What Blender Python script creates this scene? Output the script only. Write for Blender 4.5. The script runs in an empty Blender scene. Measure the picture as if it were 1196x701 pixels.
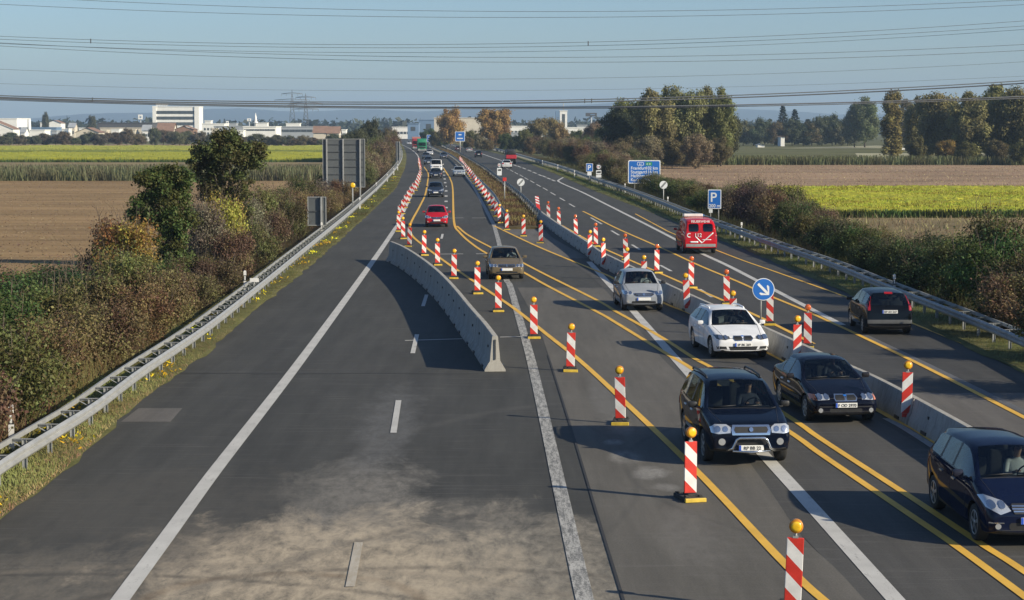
import bpy, bmesh, math, random
import numpy as np
from mathutils import Vector, Matrix
from mathutils.bvhtree import BVHTree
R = math.radians
C = bpy.context.scene.collection
scene = bpy.context.scene

# ------------------------------------------------------------------ camera, sky, sun
F_PX, CAM_H, HOR = 2250.0, 7.2, 147.0
PITCH = math.atan((350.5 - HOR) / F_PX)
cam_d = bpy.data.cameras.new('camera'); cam = bpy.data.objects.new('camera', cam_d); C.objects.link(cam)
cam.location = (0, 0, CAM_H); cam.rotation_euler = (math.pi / 2 - PITCH, 0, 0)
cam_d.sensor_width = 36; cam_d.lens = 36 * F_PX / 1196.0
cam_d.clip_start = 0.5; cam_d.clip_end = 30000
scene.camera = cam

SUN_EL = R(25.0)
SUN_AZ = math.atan2(0.89, -0.455)            # clockwise from +Y
world = bpy.data.worlds.new('World'); scene.world = world; world.use_nodes = True
wn = world.node_tree
for n in list(wn.nodes): wn.nodes.remove(n)
sky = wn.nodes.new('ShaderNodeTexSky'); sky.sky_type = 'NISHITA'; sky.sun_disc = False
sky.sun_elevation = SUN_EL; sky.sun_rotation = SUN_AZ
sky.air_density = 0.9; sky.dust_density = 0.7; sky.ozone_density = 5.0
bg = wn.nodes.new('ShaderNodeBackground'); bg.inputs['Strength'].default_value = 0.088
wo = wn.nodes.new('ShaderNodeOutputWorld')
wn.links.new(sky.outputs[0], bg.inputs[0]); wn.links.new(bg.outputs[0], wo.inputs[0])

sd = bpy.data.lights.new('sun', 'SUN'); sd.energy = 5.0; sd.angle = R(0.55); sd.color = (1.0, 0.89, 0.69)
sun = bpy.data.objects.new('sun', sd); C.objects.link(sun)
sv = Vector((math.sin(SUN_AZ) * math.cos(SUN_EL), math.cos(SUN_AZ) * math.cos(SUN_EL), math.sin(SUN_EL)))
sun.rotation_euler = sv.to_track_quat('Z', 'Y').to_euler(); sun.location = (40, -40, 60)
scene.view_settings.view_transform = 'Standard'; scene.view_settings.look = 'None'
scene.view_settings.exposure = 0.46; scene.view_settings.gamma = 1.0
scene.view_settings.use_curve_mapping = False
try:
    scene.cycles.volume_bounces = 0; scene.cycles.max_bounces = 6; scene.cycles.transparent_max_bounces = 12
except Exception: pass

# ------------------------------------------------------------------ helpers
def G(px, py, z=0.0):
    """ground point at height z that was surveyed at this place of the photograph"""
    dx = (px - 598) / F_PX; du = (350.5 - py) / F_PX
    d = Vector((dx, math.cos(PITCH) + du * math.sin(PITCH), -math.sin(PITCH) + du * math.cos(PITCH)))
    t = (z - CAM_H) / d.z
    return Vector((0, 0, CAM_H)) + d * t
def AT(px, py, Y):
    dx = (px - 598) / F_PX; du = (350.5 - py) / F_PX
    d = Vector((dx, math.cos(PITCH) + du * math.sin(PITCH), -math.sin(PITCH) + du * math.cos(PITCH)))
    return Vector((0, 0, CAM_H)) + d * (Y / d.y)
def tag(o, label=None, cat=None, group=None, kind=None):
    if label: o['label'] = label
    if cat: o['category'] = cat
    if group: o['group'] = group
    if kind: o['kind'] = kind
    return o
def empty(name, loc=(0, 0, 0), rz=0.0):
    o = bpy.data.objects.new(name, None); C.objects.link(o)
    o.location = loc; o.rotation_euler = (0, 0, rz); o.empty_display_size = 0.2
    return o
def mesh_obj(name, me, parent=None):
    o = bpy.data.objects.new(name, me); C.objects.link(o)
    if parent: o.parent = parent
    return o
def obj(name, bm, mats, parent=None, smooth=False, loc=None):
    me = bpy.data.meshes.new(name); bm.to_mesh(me); bm.free()
    for m in (mats if isinstance(mats, (list, tuple)) else [mats]): me.materials.append(m)
    if smooth:
        me.shade_smooth(); me.set_sharp_from_angle(angle=R(38))
    o = mesh_obj(name, me, parent)
    if loc is not None: o.location = loc
    return o
def copy_tree(o, parent=None):
    c = o.copy(); C.objects.link(c)
    if parent: c.parent = parent
    for ch in list(o.children): copy_tree(ch, c)
    return c
def box(bm, cx, cy, cz, sx, sy, sz, mi=0, bevel=0.0, rot=None):
    r = bmesh.ops.create_cube(bm, size=1.0)
    vs = r['verts']
    bmesh.ops.scale(bm, vec=(sx, sy, sz), verts=vs)
    fs = set(f for v in vs for f in v.link_faces)
    for f in fs: f.material_index = mi
    if bevel > 0:
        es = list(set(e for v in vs for e in v.link_edges))
        rb = bmesh.ops.bevel(bm, geom=es, offset=bevel, segments=2, affect='EDGES', profile=0.5)
        vs = list(set(v for f in rb['faces'] for v in f.verts) | set(v for v in vs if v.is_valid))
        for v in vs:
            for f in v.link_faces: f.material_index = mi
    if rot is not None: bmesh.ops.rotate(bm, cent=(0, 0, 0), matrix=rot, verts=vs)
    bmesh.ops.translate(bm, vec=(cx, cy, cz), verts=vs)
    return vs
def tube(bm, pts, rad, seg=8, mi=0, caps=True):
    pts = [Vector(p) for p in pts]
    n = len(pts); rads = rad if isinstance(rad, (list, tuple)) else [rad] * n
    rings = []
    for i, p in enumerate(pts):
        d = (pts[min(i + 1, n - 1)] - pts[max(i - 1, 0)]).normalized()
        a = d.cross(Vector((0, 0, 1)))
        if a.length < 0.02: a = d.cross(Vector((1, 0, 0)))
        a.normalize(); b = d.cross(a).normalized()
        rings.append([bm.verts.new(p + (a * math.cos(2 * math.pi * k / seg) + b * math.sin(2 * math.pi * k / seg)) * rads[i]) for k in range(seg)])
    for i in range(n - 1):
        for k in range(seg):
            f = bm.faces.new((rings[i][k], rings[i][(k + 1) % seg], rings[i + 1][(k + 1) % seg], rings[i + 1][k])); f.material_index = mi; f.smooth = True
    if caps:
        for rg in (rings[0][::-1], rings[-1]):
            f = bm.faces.new(rg); f.material_index = mi
def lathe(bm, prof, axis='X', seg=24, center=(0, 0, 0), mi=0):
    """prof: (radius, along)"""
    rings = []
    for r, a in prof:
        ring = []
        for k in range(seg):
            t = 2 * math.pi * k / seg
            c, s = r * math.cos(t), r * math.sin(t)
            p = {'X': (a, c, s), 'Y': (c, a, s), 'Z': (c, s, a)}[axis]
            ring.append(bm.verts.new(Vector(p) + Vector(center)))
        rings.append(ring)
    for i in range(len(rings) - 1):
        for k in range(seg):
            f = bm.faces.new((rings[i][k], rings[i][(k + 1) % seg], rings[i + 1][(k + 1) % seg], rings[i + 1][k])); f.material_index = mi; f.smooth = True
    for rg in (rings[0][::-1], rings[-1]):
        f = bm.faces.new(rg); f.material_index = mi
def ball(bm, c, rx, ry, rz, u=14, v=9, mi=0):
    r = bmesh.ops.create_uvsphere(bm, u_segments=u, v_segments=v, radius=1.0)
    bmesh.ops.scale(bm, vec=(rx, ry, rz), verts=r['verts']); bmesh.ops.translate(bm, vec=c, verts=r['verts'])
    for vv in r['verts']:
        for f in vv.link_faces: f.material_index = mi; f.smooth = True
def poly(bm, pts, mi=0):
    f = bm.faces.new([bm.verts.new(p) for p in pts]); f.material_index = mi; return f
def norms(pts):
    """horizontal unit normals pointing to the right of travel"""
    out = []
    for i in range(len(pts)):
        d = pts[min(i + 1, len(pts) - 1)] - pts[max(i - 1, 0)]
        d.z = 0; d.normalize(); out.append(Vector((d.y, -d.x, 0)))
    return out
def sweep(bm, pts, prof, closed=True, mi=0, caps=True):
    ns = norms(pts); rows = []
    for p, n in zip(pts, ns):
        rows.append([bm.verts.new(p + n * a + Vector((0, 0, z))) for a, z in prof])
    m = len(prof)
    for i in range(len(rows) - 1):
        for k in range(m if closed else m - 1):
            f = bm.faces.new((rows[i][k], rows[i][(k + 1) % m], rows[i + 1][(k + 1) % m], rows[i + 1][k])); f.material_index = mi
    if closed and caps:
        bm.faces.new(rows[0]).material_index = mi; bm.faces.new(rows[-1][::-1]).material_index = mi
def catmull(P, sub=10):
    P = [np.array(p, float) for p in P]
    if len(P) < 3: sub = 12
    Q = [2 * P[0] - P[1]] + P + [2 * P[-1] - P[-2]]
    out = []
    for i in range(1, len(Q) - 2):
        p0, p1, p2, p3 = Q[i - 1:i + 3]
        for k in range(sub):
            t = k / sub
            out.append(.5 * ((2 * p1) + (-p0 + p2) * t + (2 * p0 - 5 * p1 + 4 * p2 - p3) * t * t + (-p0 + 3 * p1 - 3 * p2 + p3) * t ** 3))
    out.append(P[-1]); return out
def survey(P, z=0.0, sub=10):
    return [G(a[0], a[1], z) for a in catmull(P, sub)]
def resample(pts, step, start=0.0, end=None):
    acc = [0.0]
    for a, b in zip(pts, pts[1:]): acc.append(acc[-1] + (b - a).length)
    L = acc[-1] if end is None else min(end, acc[-1]); out = []; s = start; i = 0
    while s <= L:
        while i < len(acc) - 2 and acc[i + 1] < s: i += 1
        t = (s - acc[i]) / max(1e-6, acc[i + 1] - acc[i]); out.append(pts[i].lerp(pts[i + 1], t)); s += step
    return out
def xof(P):
    q = sorted([(a[1], a[0]) for a in catmull(P, 10)])
    ys = np.array([a for a, b in q]); xs = np.array([b for a, b in q])
    def f(y):
        if y > ys[-1]: return xs[-1] + (y - ys[-1]) * (xs[-1] - xs[-12]) / (ys[-1] - ys[-12])
        return float(np.interp(y, ys, xs))
    return f
def xat(pts, Y):
    """x of a ground polyline at depth Y"""
    q = sorted((p.y, p.x) for p in pts)
    return float(np.interp(Y, [a for a, b in q], [b for a, b in q]))
YS = [HOR + 1.0 / s for s in np.linspace(1 / (1150 - HOR), 1 / (160.8 - HOR), 260)]

# ------------------------------------------------------------------ materials
def nt(name):
    m = bpy.data.materials.new(name); m.use_nodes = True
    return m, m.node_tree, m.node_tree.nodes['Principled BSDF']
def add(t, kind, **kw):
    n = t.nodes.new(kind)
    for k, v in kw.items(): setattr(n, k, v)
    return n
def setp(b, rough=None, metal=None, coat=None, spec=None):
    if rough is not None: b.inputs['Roughness'].default_value = rough
    if metal is not None: b.inputs['Metallic'].default_value = metal
    if coat is not None: b.inputs['Coat Weight'].default_value = coat; b.inputs['Coat Roughness'].default_value = 0.04
    if spec is not None: b.inputs['Specular IOR Level'].default_value = spec
def coords(t, kind='Object', scale=(1, 1, 1)):
    c = add(t, 'ShaderNodeTexCoord'); mp = add(t, 'ShaderNodeMapping'); mp.inputs['Scale'].default_value = scale
    t.links.new(c.outputs[kind], mp.inputs[0]); return mp.outputs[0]
def noise(t, vec, scale, detail=4, rough=0.55, dist=0.0):
    n = add(t, 'ShaderNodeTexNoise'); n.inputs['Scale'].default_value = scale; n.inputs['Detail'].default_value = detail
    n.inputs['Roughness'].default_value = rough; n.inputs['Distortion'].default_value = dist
    if vec is not None: t.links.new(vec, n.inputs['Vector'])
    return n.outputs['Fac']
def ramp(t, fac, stops):
    r = add(t, 'ShaderNodeValToRGB'); el = r.color_ramp.elements
    while len(el) < len(stops): el.new(0.5)
    for e, (p, c) in zip(el, stops):
        e.position = p; e.color = (c[0], c[1], c[2], 1) if isinstance(c, (tuple, list)) else (c, c, c, 1)
    t.links.new(fac, r.inputs[0]); return r.outputs[0]
def mix(t, fac, a, b, mode='MIX'):
    m = add(t, 'ShaderNodeMix', data_type='RGBA', blend_type=mode)
    for s, v in ((m.inputs[0], fac), (m.inputs[6], a), (m.inputs[7], b)):
        if isinstance(v, (int, float)): s.default_value = v
        elif isinstance(v, (tuple, list)): s.default_value = (v[0], v[1], v[2], 1)
        else: t.links.new(v, s)
    return m.outputs[2]
def mth(t, op, a, b=0.0, clamp=False):
    m = add(t, 'ShaderNodeMath', operation=op, use_clamp=clamp)
    for s, v in ((m.inputs[0], a), (m.inputs[1], b)):
        if isinstance(v, (int, float)): s.default_value = v
        else: t.links.new(v, s)
    return m.outputs[0]
def bump(t, b, h, strength=0.3, dist=0.02):
    n = add(t, 'ShaderNodeBump'); n.inputs['Strength'].default_value = strength; n.inputs['Distance'].default_value = dist
    t.links.new(h, n.inputs['Height']); t.links.new(n.outputs[0], b.inputs['Normal'])
def plain(name, col, rough=0.5, metal=0.0, var=0.12, scale=6.0, coat=None, spec=None):
    m, t, b = nt(name); v = coords(t)
    f = noise(t, v, scale, 5)
    lo = tuple(c * (1 - var) for c in col); hi = tuple(min(1, c * (1 + var)) for c in col)
    t.links.new(ramp(t, f, [(0.3, lo), (0.7, hi)]), b.inputs['Base Color']); setp(b, rough, metal, coat, spec); return m
def asphalt(name, lo, hi, dust=None, scuffs=None):
    m, t, b = nt(name); v = coords(t)
    big = noise(t, coords(t, 'Object', (1, .16, 1)), 0.34, 6, .68)
    fine = noise(t, v, 28, 3, .7); mid = noise(t, coords(t, 'Object', (1.6, .12, 1)), 1.3, 5, .65)
    col = ramp(t, big, [(0.3, lo), (0.72, hi)])
    col = mix(t, 0.75, col, ramp(t, mid, [(0.25, .66), (0.75, 1.25)]), 'MULTIPLY')
    col = mix(t, 0.8, col, ramp(t, fine, [(0.2, .62), (0.8, 1.3)]), 'MULTIPLY')
    # fine cross scratches left by machines
    cr = noise(t, coords(t, 'Object', (.35, 6, 1)), 1.1, 6, .75, .6)
    col = mix(t, mth(t, 'MULTIPLY', ramp(t, cr, [(0.54, 0), (0.72, 1)]), .42), col, (.16, .15, .14))
    if dust:
        for (cx, cy, rx, ry, c, amt) in dust:
            sx = add(t, 'ShaderNodeSeparateXYZ'); t.links.new(v, sx.inputs[0])
            ax = mth(t, 'DIVIDE', mth(t, 'SUBTRACT', sx.outputs[0], cx), rx); ay = mth(t, 'DIVIDE', mth(t, 'SUBTRACT', sx.outputs[1], cy), ry)
            d = mth(t, 'SQRT', mth(t, 'ADD', mth(t, 'MULTIPLY', ax, ax), mth(t, 'MULTIPLY', ay, ay)))
            n1 = noise(t, coords(t, 'Object', (.75, .34, 1)), 1.0, 9, .74, .5)
            k = mth(t, 'SUBTRACT', mth(t, 'ADD', mth(t, 'SUBTRACT', 1.22, d), mth(t, 'MULTIPLY', mth(t, 'SUBTRACT', n1, .5), 2.4)), 0.0)
            k = mth(t, 'MULTIPLY', ramp(t, k, [(0.0, 0), (0.62, 1)]), amt)
            n2 = noise(t, coords(t, 'Object', (2.4, .9, 1)), 1.6, 8, .78, .35)
            k = mth(t, 'MULTIPLY', k, ramp(t, n2, [(0.32, .22), (0.60, 1)]))
            col = mix(t, k, col, c)
    for (cx, cy, rad, w, c, amt, y0, y1) in (scuffs or []):
        # tyre scuffs: parts of wide circles
        sx = add(t, 'ShaderNodeSeparateXYZ'); t.links.new(v, sx.inputs[0])
        ax = mth(t, 'SUBTRACT', sx.outputs[0], cx); ay = mth(t, 'SUBTRACT', sx.outputs[1], cy)
        d = mth(t, 'SQRT', mth(t, 'ADD', mth(t, 'MULTIPLY', ax, ax), mth(t, 'MULTIPLY', ay, ay)))
        wob = mth(t, 'MULTIPLY', mth(t, 'SUBTRACT', noise(t, coords(t, 'Object', (.4, .4, 1)), 1.0, 4), .5), w * 1.5)
        e = mth(t, 'ABSOLUTE', mth(t, 'ADD', mth(t, 'SUBTRACT', d, rad), wob))
        k = ramp(t, mth(t, 'DIVIDE', e, w), [(.25, 1), (1, 0)])
        k = mth(t, 'MULTIPLY', k, mth(t, 'MULTIPLY', mth(t, 'GREATER_THAN', sx.outputs[1], y0), mth(t, 'LESS_THAN', sx.outputs[1], y1)))
        k = mth(t, 'MULTIPLY', k, mth(t, 'MULTIPLY', ramp(t, noise(t, coords(t, 'Object', (1.2, .6, 1)), 1.3, 6, .7), [(.35, .1), (.6, 1)]), amt * .6))
        col = mix(t, k, col, c)
    t.links.new(col, b.inputs['Base Color']); setp(b, 0.82, spec=.32)
    bump(t, b, fine, .35, .01); return m
M = {}
M['asphalt'] = asphalt('asphalt', (.040, .0395, .035), (.066, .065, .059),
    dust=[(-3.1, 36.5, 1.3, 4.6, (.21, .195, .17), .8), (-1.0, 34.5, 1.8, 2.4, (.18, .165, .14), .6), (-3.0, 46, .7, 7, (.12, .12, .118), .7),
          (-7.0, 28.5, 3.0, 3.6, (.17, .15, .12), .75), (-5.3, 32.0, 1.4, 2.6, (.22, .19, .15), .75), (-6.5, 36, 3.0, 4.0, (.085, .078, .066), .5), (-.1, 29.4, 2.6, 5.6, (.29, .258, .205), .85), (-2.9, 29.6, 3.0, 5.4, (.42, .352, .258), .97)],
    scuffs=[(-7.0, 20.5, 10.0, .16, (.04, .037, .033), .8, 27, 31.5), (-5.0, 22.0, 9.2, .22, (.20, .17, .13), .7, 27, 33), (-1.5, 24.0, 7.0, .20, (.045, .04, .034), .7, 27, 32), (-3.5, 28.5, 2.1, .22, (.16, .11, .065), .8, 27, 31.0), (4, 26, 9.5, .3, (.15, .14, .12), .6, 28, 37), (6, 27, 10.6, .22, (.035, .034, .032), .6, 28, 38), (-9, 33, 14, .35, (.13, .125, .115), .45, 29, 42), (9, 40, 12.5, .3, (.12, .115, .105), .4, 32, 50)])
M['asphalt_pale'] = asphalt('asphalt_pale', (.092, .086, .073), (.130, .120, .104),
    dust=[(2.45, 41.5, .35, .8, (.30, .29, .27), .5), (2.9, 39.6, .42, .7, (.32, .31, .29), .6), (2.3, 43.6, .25, .5, (.30, .29, .27), .7), (2.6, 46, .3, 1.6, (.20, .19, .18), .6), (3.1, 38.0, .3, .5, (.28, .27, .25), .5), (2.4, 50, .35, 5, (.15, .145, .135), .6), (3.2, 33, .6, 3, (.17, .16, .145), .5)],
    scuffs=[(14, 40, 11.6, .12, (.05, .048, .045), .6, 30, 60), (-20, 40, 22.6, .10, (.05, .048, .045), .5, 30, 70)])
M['asphalt_mid'] = asphalt('asphalt_mid', (.058, .056, .052), (.080, .077, .071))
M['asphalt_brown'] = asphalt('asphalt_brown', (.105, .098, .088), (.13, .12, .11))
M['asphalt_right'] = asphalt('asphalt_right', (.042, .041, .039), (.060, .059, .056))
def paint_mark(name, col, under, wear):
    m, t, b = nt(name); v = coords(t)
    w1 = noise(t, coords(t, 'Object', (5, .7, 1)), 2.0, 7, .8); w2 = noise(t, v, 30, 3, .75)
    k = mth(t, 'ADD', mth(t, 'MULTIPLY', w1, .65), mth(t, 'MULTIPLY', w2, .35))
    fac = ramp(t, k, [(wear - .05, 1), (wear + .05, 0)])
    c = mix(t, .7, col, ramp(t, noise(t, v, 1.2, 5), [(.3, .78), (.7, 1.1)]), 'MULTIPLY')
    t.links.new(mix(t, fac, c, under), b.inputs['Base Color']); setp(b, .7); return m
M['worn_mark'] = paint_mark('worn_mark', (.44, .43, .40), (.13, .128, .12), .50)
M['white_mark'] = paint_mark('white_mark', (.50, .49, .46), (.20, .19, .18), .40)
M['faded_mark'] = paint_mark('faded_mark', (.46, .42, .35), (.36, .31, .235), .50)
M['grey_mark'] = paint_mark('grey_mark', (.27, .265, .255), (.15, .145, .14), .44)
M['faint_mark'] = paint_mark('faint_mark', (.12, .12, .12), (.06, .06, .06), .44)
M['yellow_mark'] = paint_mark('yellow_mark', (.72, .42, .055), (.30, .20, .08), .30)
M['fine_seam'] = plain('fine_seam', (.025, .025, .026), .8)
def soil(name, a, b_, c, fur, sc=1.0):
    m, t, b = nt(name); v = coords(t)
    n1 = noise(t, coords(t, 'Object', fur), 1.0 * sc, 7, .7); n2 = noise(t, v, .05, 4); n3 = noise(t, v, 5, 4, .7)
    col = ramp(t, n1, [(.25, a), (.5, b_), (.75, c)])
    col = mix(t, .8, col, ramp(t, n2, [(.3, .78), (.7, 1.22)]), 'MULTIPLY')
    tr_ = noise(t, coords(t, 'Object', (.010, .22, 1)), 1.0, 6, .75, .3)
    col = mix(t, .8, col, ramp(t, tr_, [(.35, .72), (.5, 1.0), (.68, 1.2)]), 'MULTIPLY')
    col = mix(t, .6, col, ramp(t, n3, [(.25, .6), (.75, 1.4)]), 'MULTIPLY')
    t.links.new(col, b.inputs['Base Color']); setp(b, .95, spec=.1); bump(t, b, n1, .6, .12); return m
M['ploughed'] = soil('ploughed_soil', (.19, .122, .062), (.26, .175, .088), (.335, .232, .124), (.08, .9, 1))
M['stubble'] = soil('stubble', (.24, .165, .105), (.31, .215, .14), (.37, .27, .18), (.05, .5, 1))
M['dry_grass'] = soil('dry_grass', (.16, .125, .06), (.23, .18, .095), (.28, .22, .13), (.25, .3, 1))
M['ground'] = soil('meadow_ground', (.08, .085, .03), (.12, .12, .05), (.17, .155, .08), (.05, .05, 1), .6)
M['verge'] = soil('verge_soil', (.075, .08, .03), (.13, .13, .05), (.20, .16, .08), (.9, .5, 1), 1.5)
M['bank'] = soil('bank_soil', (.05, .042, .022), (.085, .068, .035), (.13, .10, .05), (.7, .6, 1), 1.2)
M['pale_strip'] = soil('pale_strip', (.30, .29, .18), (.36, .34, .22), (.42, .40, .28), (.02, .5, 1))
M['hill'] = plain('hill_forest', (.035, .05, .04), .95, 0, .3, .004)
def foliage(name, trans=.25, spread=.45, hue=.05):
    m, t, b = nt(name)
    oi = add(t, 'ShaderNodeObjectInfo'); a1 = add(t, 'ShaderNodeAttribute', attribute_name='tint'); a2 = add(t, 'ShaderNodeAttribute', attribute_name='clump')
    hs = add(t, 'ShaderNodeHueSaturation')
    val = mth(t, 'ADD', mth(t, 'MULTIPLY', a1.outputs['Fac'], spread * 1.1), 1 - spread * .55)
    val = mth(t, 'MULTIPLY', val, mth(t, 'ADD', mth(t, 'MULTIPLY', a2.outputs['Fac'], .55), .72))
    t.links.new(val, hs.inputs['Value']); t.links.new(oi.outputs['Color'], hs.inputs['Color'])
    hh = mth(t, 'ADD', .5 - hue * .5, mth(t, 'MULTIPLY', a2.outputs['Fac'], hue)); t.links.new(hh, hs.inputs['Hue'])
    t.links.new(hs.outputs[0], b.inputs['Base Color']); setp(b, .6, spec=.25)
    tr = add(t, 'ShaderNodeBsdfTranslucent'); t.links.new(hs.outputs[0], tr.inputs[0])
    ms = add(t, 'ShaderNodeMixShader'); ms.inputs[0].default_value = trans
    t.links.new(b.outputs[0], ms.inputs[1]); t.links.new(tr.outputs[0], ms.inputs[2])
    t.links.new(ms.outputs[0], t.nodes['Material Output'].inputs[0]); return m
M['leaf'] = foliage('leaf_autumn', .32, .6, .10)
M['leaf_calm'] = foliage('leaf_calm', .34, .30, .025)
M['blade'] = foliage('grass_blade', .3, .4, .07)
M['bark'] = plain('bark', (.075, .06, .045), .9, 0, .35, 9)
M['twig'] = plain('twig', (.10, .075, .055), .9, 0, .3, 9)
M['galv'] = plain('galvanised_steel', (.35, .355, .35), .5, .35, .14, 3)
M['galv_old'] = plain('weathered_steel', (.30, .31, .31), .6, .3, .2, 3)
M['dark_steel'] = plain('dark_steel', (.10, .105, .11), .55, .4)
M['sign_back'] = plain('sign_back', (.115, .125, .13), .55, .25, .10, 1.2)
M['concrete'] = None
def concrete(name, col):
    m, t, b = nt(name); v = coords(t)
    n1 = noise(t, coords(t, 'Object', (1, 1, .35)), 1.4, 7, .7); n2 = noise(t, v, 22, 3, .7)
    c = ramp(t, n1, [(.25, tuple(x * .66 for x in col)), (.5, col), (.8, tuple(x * 1.14 for x in col))])
    c = mix(t, .5, c, ramp(t, n2, [(.25, .75), (.75, 1.2)]), 'MULTIPLY')
    n3 = noise(t, coords(t, 'Object', (5, 5, .25)), 1.0, 5, .7)
    c = mix(t, .7, c, ramp(t, n3, [(.32, .62), (.52, 1.0)]), 'MULTIPLY')
    t.links.new(c, b.inputs['Base Color']); setp(b, .85, spec=.2); bump(t, b, n2, .2, .01); return m
M['concrete'] = concrete('precast_concrete', (.37, .355, .32))
M['red'] = plain('red_sheeting', (.56, .035, .022), .45, 0, .22, 4)
M['white'] = plain('white_sheeting', (.70, .69, .67), .45, 0, .16, 4)
M['yellow_plastic'] = plain('yellow_plastic', (.60, .42, .05), .5, 0, .15, 6)
M['rubber'] = plain('recycled_rubber', (.035, .034, .03), .85, 0, .35, 18)
M['amber'] = plain('amber_lens', (.85, .50, .02), .18, 0, .06, 20, coat=.6)
M['amber_rim'] = plain('amber_housing', (.52, .20, .015), .4, 0, .08, 12)
M['orange_lens'] = plain('orange_lens', (.60, .12, .02), .2, 0, .1, 20, coat=.6)
M['sign_blue'] = plain('sign_blue', (.012, .13, .48), .45, 0, .07, 2)
M['sign_green'] = plain('sign_green', (.02, .25, .12), .45)
M['sign_white'] = plain('sign_white', (.72, .74, .75), .45, 0, .05, 3)
M['black'] = plain('black_plastic', (.016, .016, .017), .5, 0, .2, 12)
M['tyre'] = plain('tyre_rubber', (.022, .022, .022), .85, 0, .2, 25)
M['rim'] = plain('alloy', (.42, .43, .44), .32, .75, .08, 8)
M['chrome'] = plain('chrome', (.72, .73, .74), .14, .95, .04, 8)
M['lens'] = plain('clear_lens', (.62, .64, .66), .10, .55, .16, 40, coat=1)
M['lens_dark'] = plain('smoked_lens', (.10, .105, .11), .12, .3, .3, 30, coat=1)
M['indicator'] = plain('indicator_lens', (.55, .16, .03), .2, 0, .1, 20, coat=1)
M['tail'] = plain('tail_lens', (.33, .010, .012), .18, 0, .12, 20, coat=1)
M['plate'] = plain('plate_white', (.74, .74, .72), .4, 0, .04, 10)
M['plate_blue'] = plain('plate_blue', (.02, .08, .45), .4)
M['ink'] = plain('plate_black', (.02, .02, .02), .5)
M['seat'] = plain('seat_fabric', (.05, .05, .055), .9, 0, .15, 20)
M['skin'] = plain('skin', (.52, .30, .21), .5, 0, .08, 14)
M['shirt_white'] = plain('shirt_white', (.70, .71, .74), .8, 0, .06, 10)
M['shirt_dark'] = plain('shirt_dark', (.06, .065, .09), .85, 0, .1, 10)
M['shirt_red'] = plain('shirt_red', (.35, .08, .07), .85, 0, .1, 10)
M['hair'] = plain('hair_brown', (.05, .032, .02), .7, 0, .2, 30)
M['trouser'] = plain('trouser', (.04, .045, .06), .9, 0, .1, 10)
def paintmat():
    m, t, b = nt('car_paint'); oi = add(t, 'ShaderNodeObjectInfo'); v = coords(t)
    f = noise(t, v, 2.5, 5); c = mix(t, .35, oi.outputs['Color'], ramp(t, f, [(.3, .72), (.7, 1.15)]), 'MULTIPLY')
    # road dust on the lower flanks (a film on the paint)
    s = add(t, 'ShaderNodeSeparateXYZ'); t.links.new(v, s.inputs[0])
    k = mth(t, 'MULTIPLY', ramp(t, mth(t, 'ADD', s.outputs[2], mth(t, 'MULTIPLY', f, .3)), [(.30, .3), (.55, 0)]), .3)
    t.links.new(mix(t, k, c, (.20, .18, .155)), b.inputs['Base Color']); setp(b, .5, 0, .55, .0); return m
M['paint'] = paintmat()
def glassmat():
    m, t, b = nt('car_glass'); t.nodes.remove(b)
    tr = add(t, 'ShaderNodeBsdfTransparent'); tr.inputs[0].default_value = (.40, .46, .46, 1)
    gl = add(t, 'ShaderNodeBsdfGlossy'); gl.inputs['Roughness'].default_value = .03; gl.inputs['Color'].default_value = (.9, .95, 1, 1)
    fr = add(t, 'ShaderNodeFresnel'); fr.inputs[0].default_value = 1.5
    ms = add(t, 'ShaderNodeMixShader'); t.links.new(mth(t, 'ADD', mth(t, 'MULTIPLY', fr.outputs[0], .8), .02), ms.inputs[0])
    t.links.new(tr.outputs[0], ms.inputs[1]); t.links.new(gl.outputs[0], ms.inputs[2])
    t.links.new(ms.outputs[0], t.nodes['Material Output'].inputs[0]); return m
M['glass'] = glassmat()
M['win'] = plain('building_glass', (.06, .07, .075), .45, 0, .3, .3)
M['bwhite'] = plain('white_render', (.78, .77, .73), .8, 0, .05, .3)
M['bcream'] = plain('cream_render', (.58, .52, .42), .8, 0, .07, .3)
M['bgrey'] = plain('grey_cladding', (.33, .35, .37), .7, 0, .08, .3)
M['bblue'] = plain('blue_cladding', (.14, .22, .34), .6, 0, .08, .3)
M['broof'] = plain('tile_roof', (.24, .145, .10), .85, 0, .15, .6)
M['bdark'] = plain('dark_roof', (.07, .07, .075), .85, 0, .15, .6)
M['cable'] = plain('aluminium_cable', (.14, .15, .165), .6, .3, .1, .2)

def mb(): return bmesh.new()
def text_obj(name, s, size, m, parent, loc, rot, align='LEFT', depth=.004, sx=1.0):
    cu = bpy.data.curves.new('txt', 'FONT'); cu.body = s; cu.size = size; cu.align_x = align; cu.extrude = depth / 2; cu.offset = size * .012
    t = bpy.data.objects.new('txt', cu); C.objects.link(t)
    bpy.context.view_layer.update()
    me = bpy.data.meshes.new_from_object(t.evaluated_get(bpy.context.evaluated_depsgraph_get()))
    bpy.data.objects.remove(t); bpy.data.curves.remove(cu)
    me.materials.clear(); me.materials.append(m)
    o = mesh_obj(name, me, parent); o.location = loc; o.rotation_euler = rot; o.scale = (sx, 1, 1); return o
ORD = ['nearest', 'second', 'third', 'fourth', 'fifth', 'sixth', 'seventh', 'eighth', 'ninth', 'tenth', 'eleventh', 'twelfth', 'thirteenth', 'fourteenth', 'fifteenth', 'sixteenth', 'seventeenth', 'eighteenth', 'nineteenth', 'twentieth']
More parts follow.
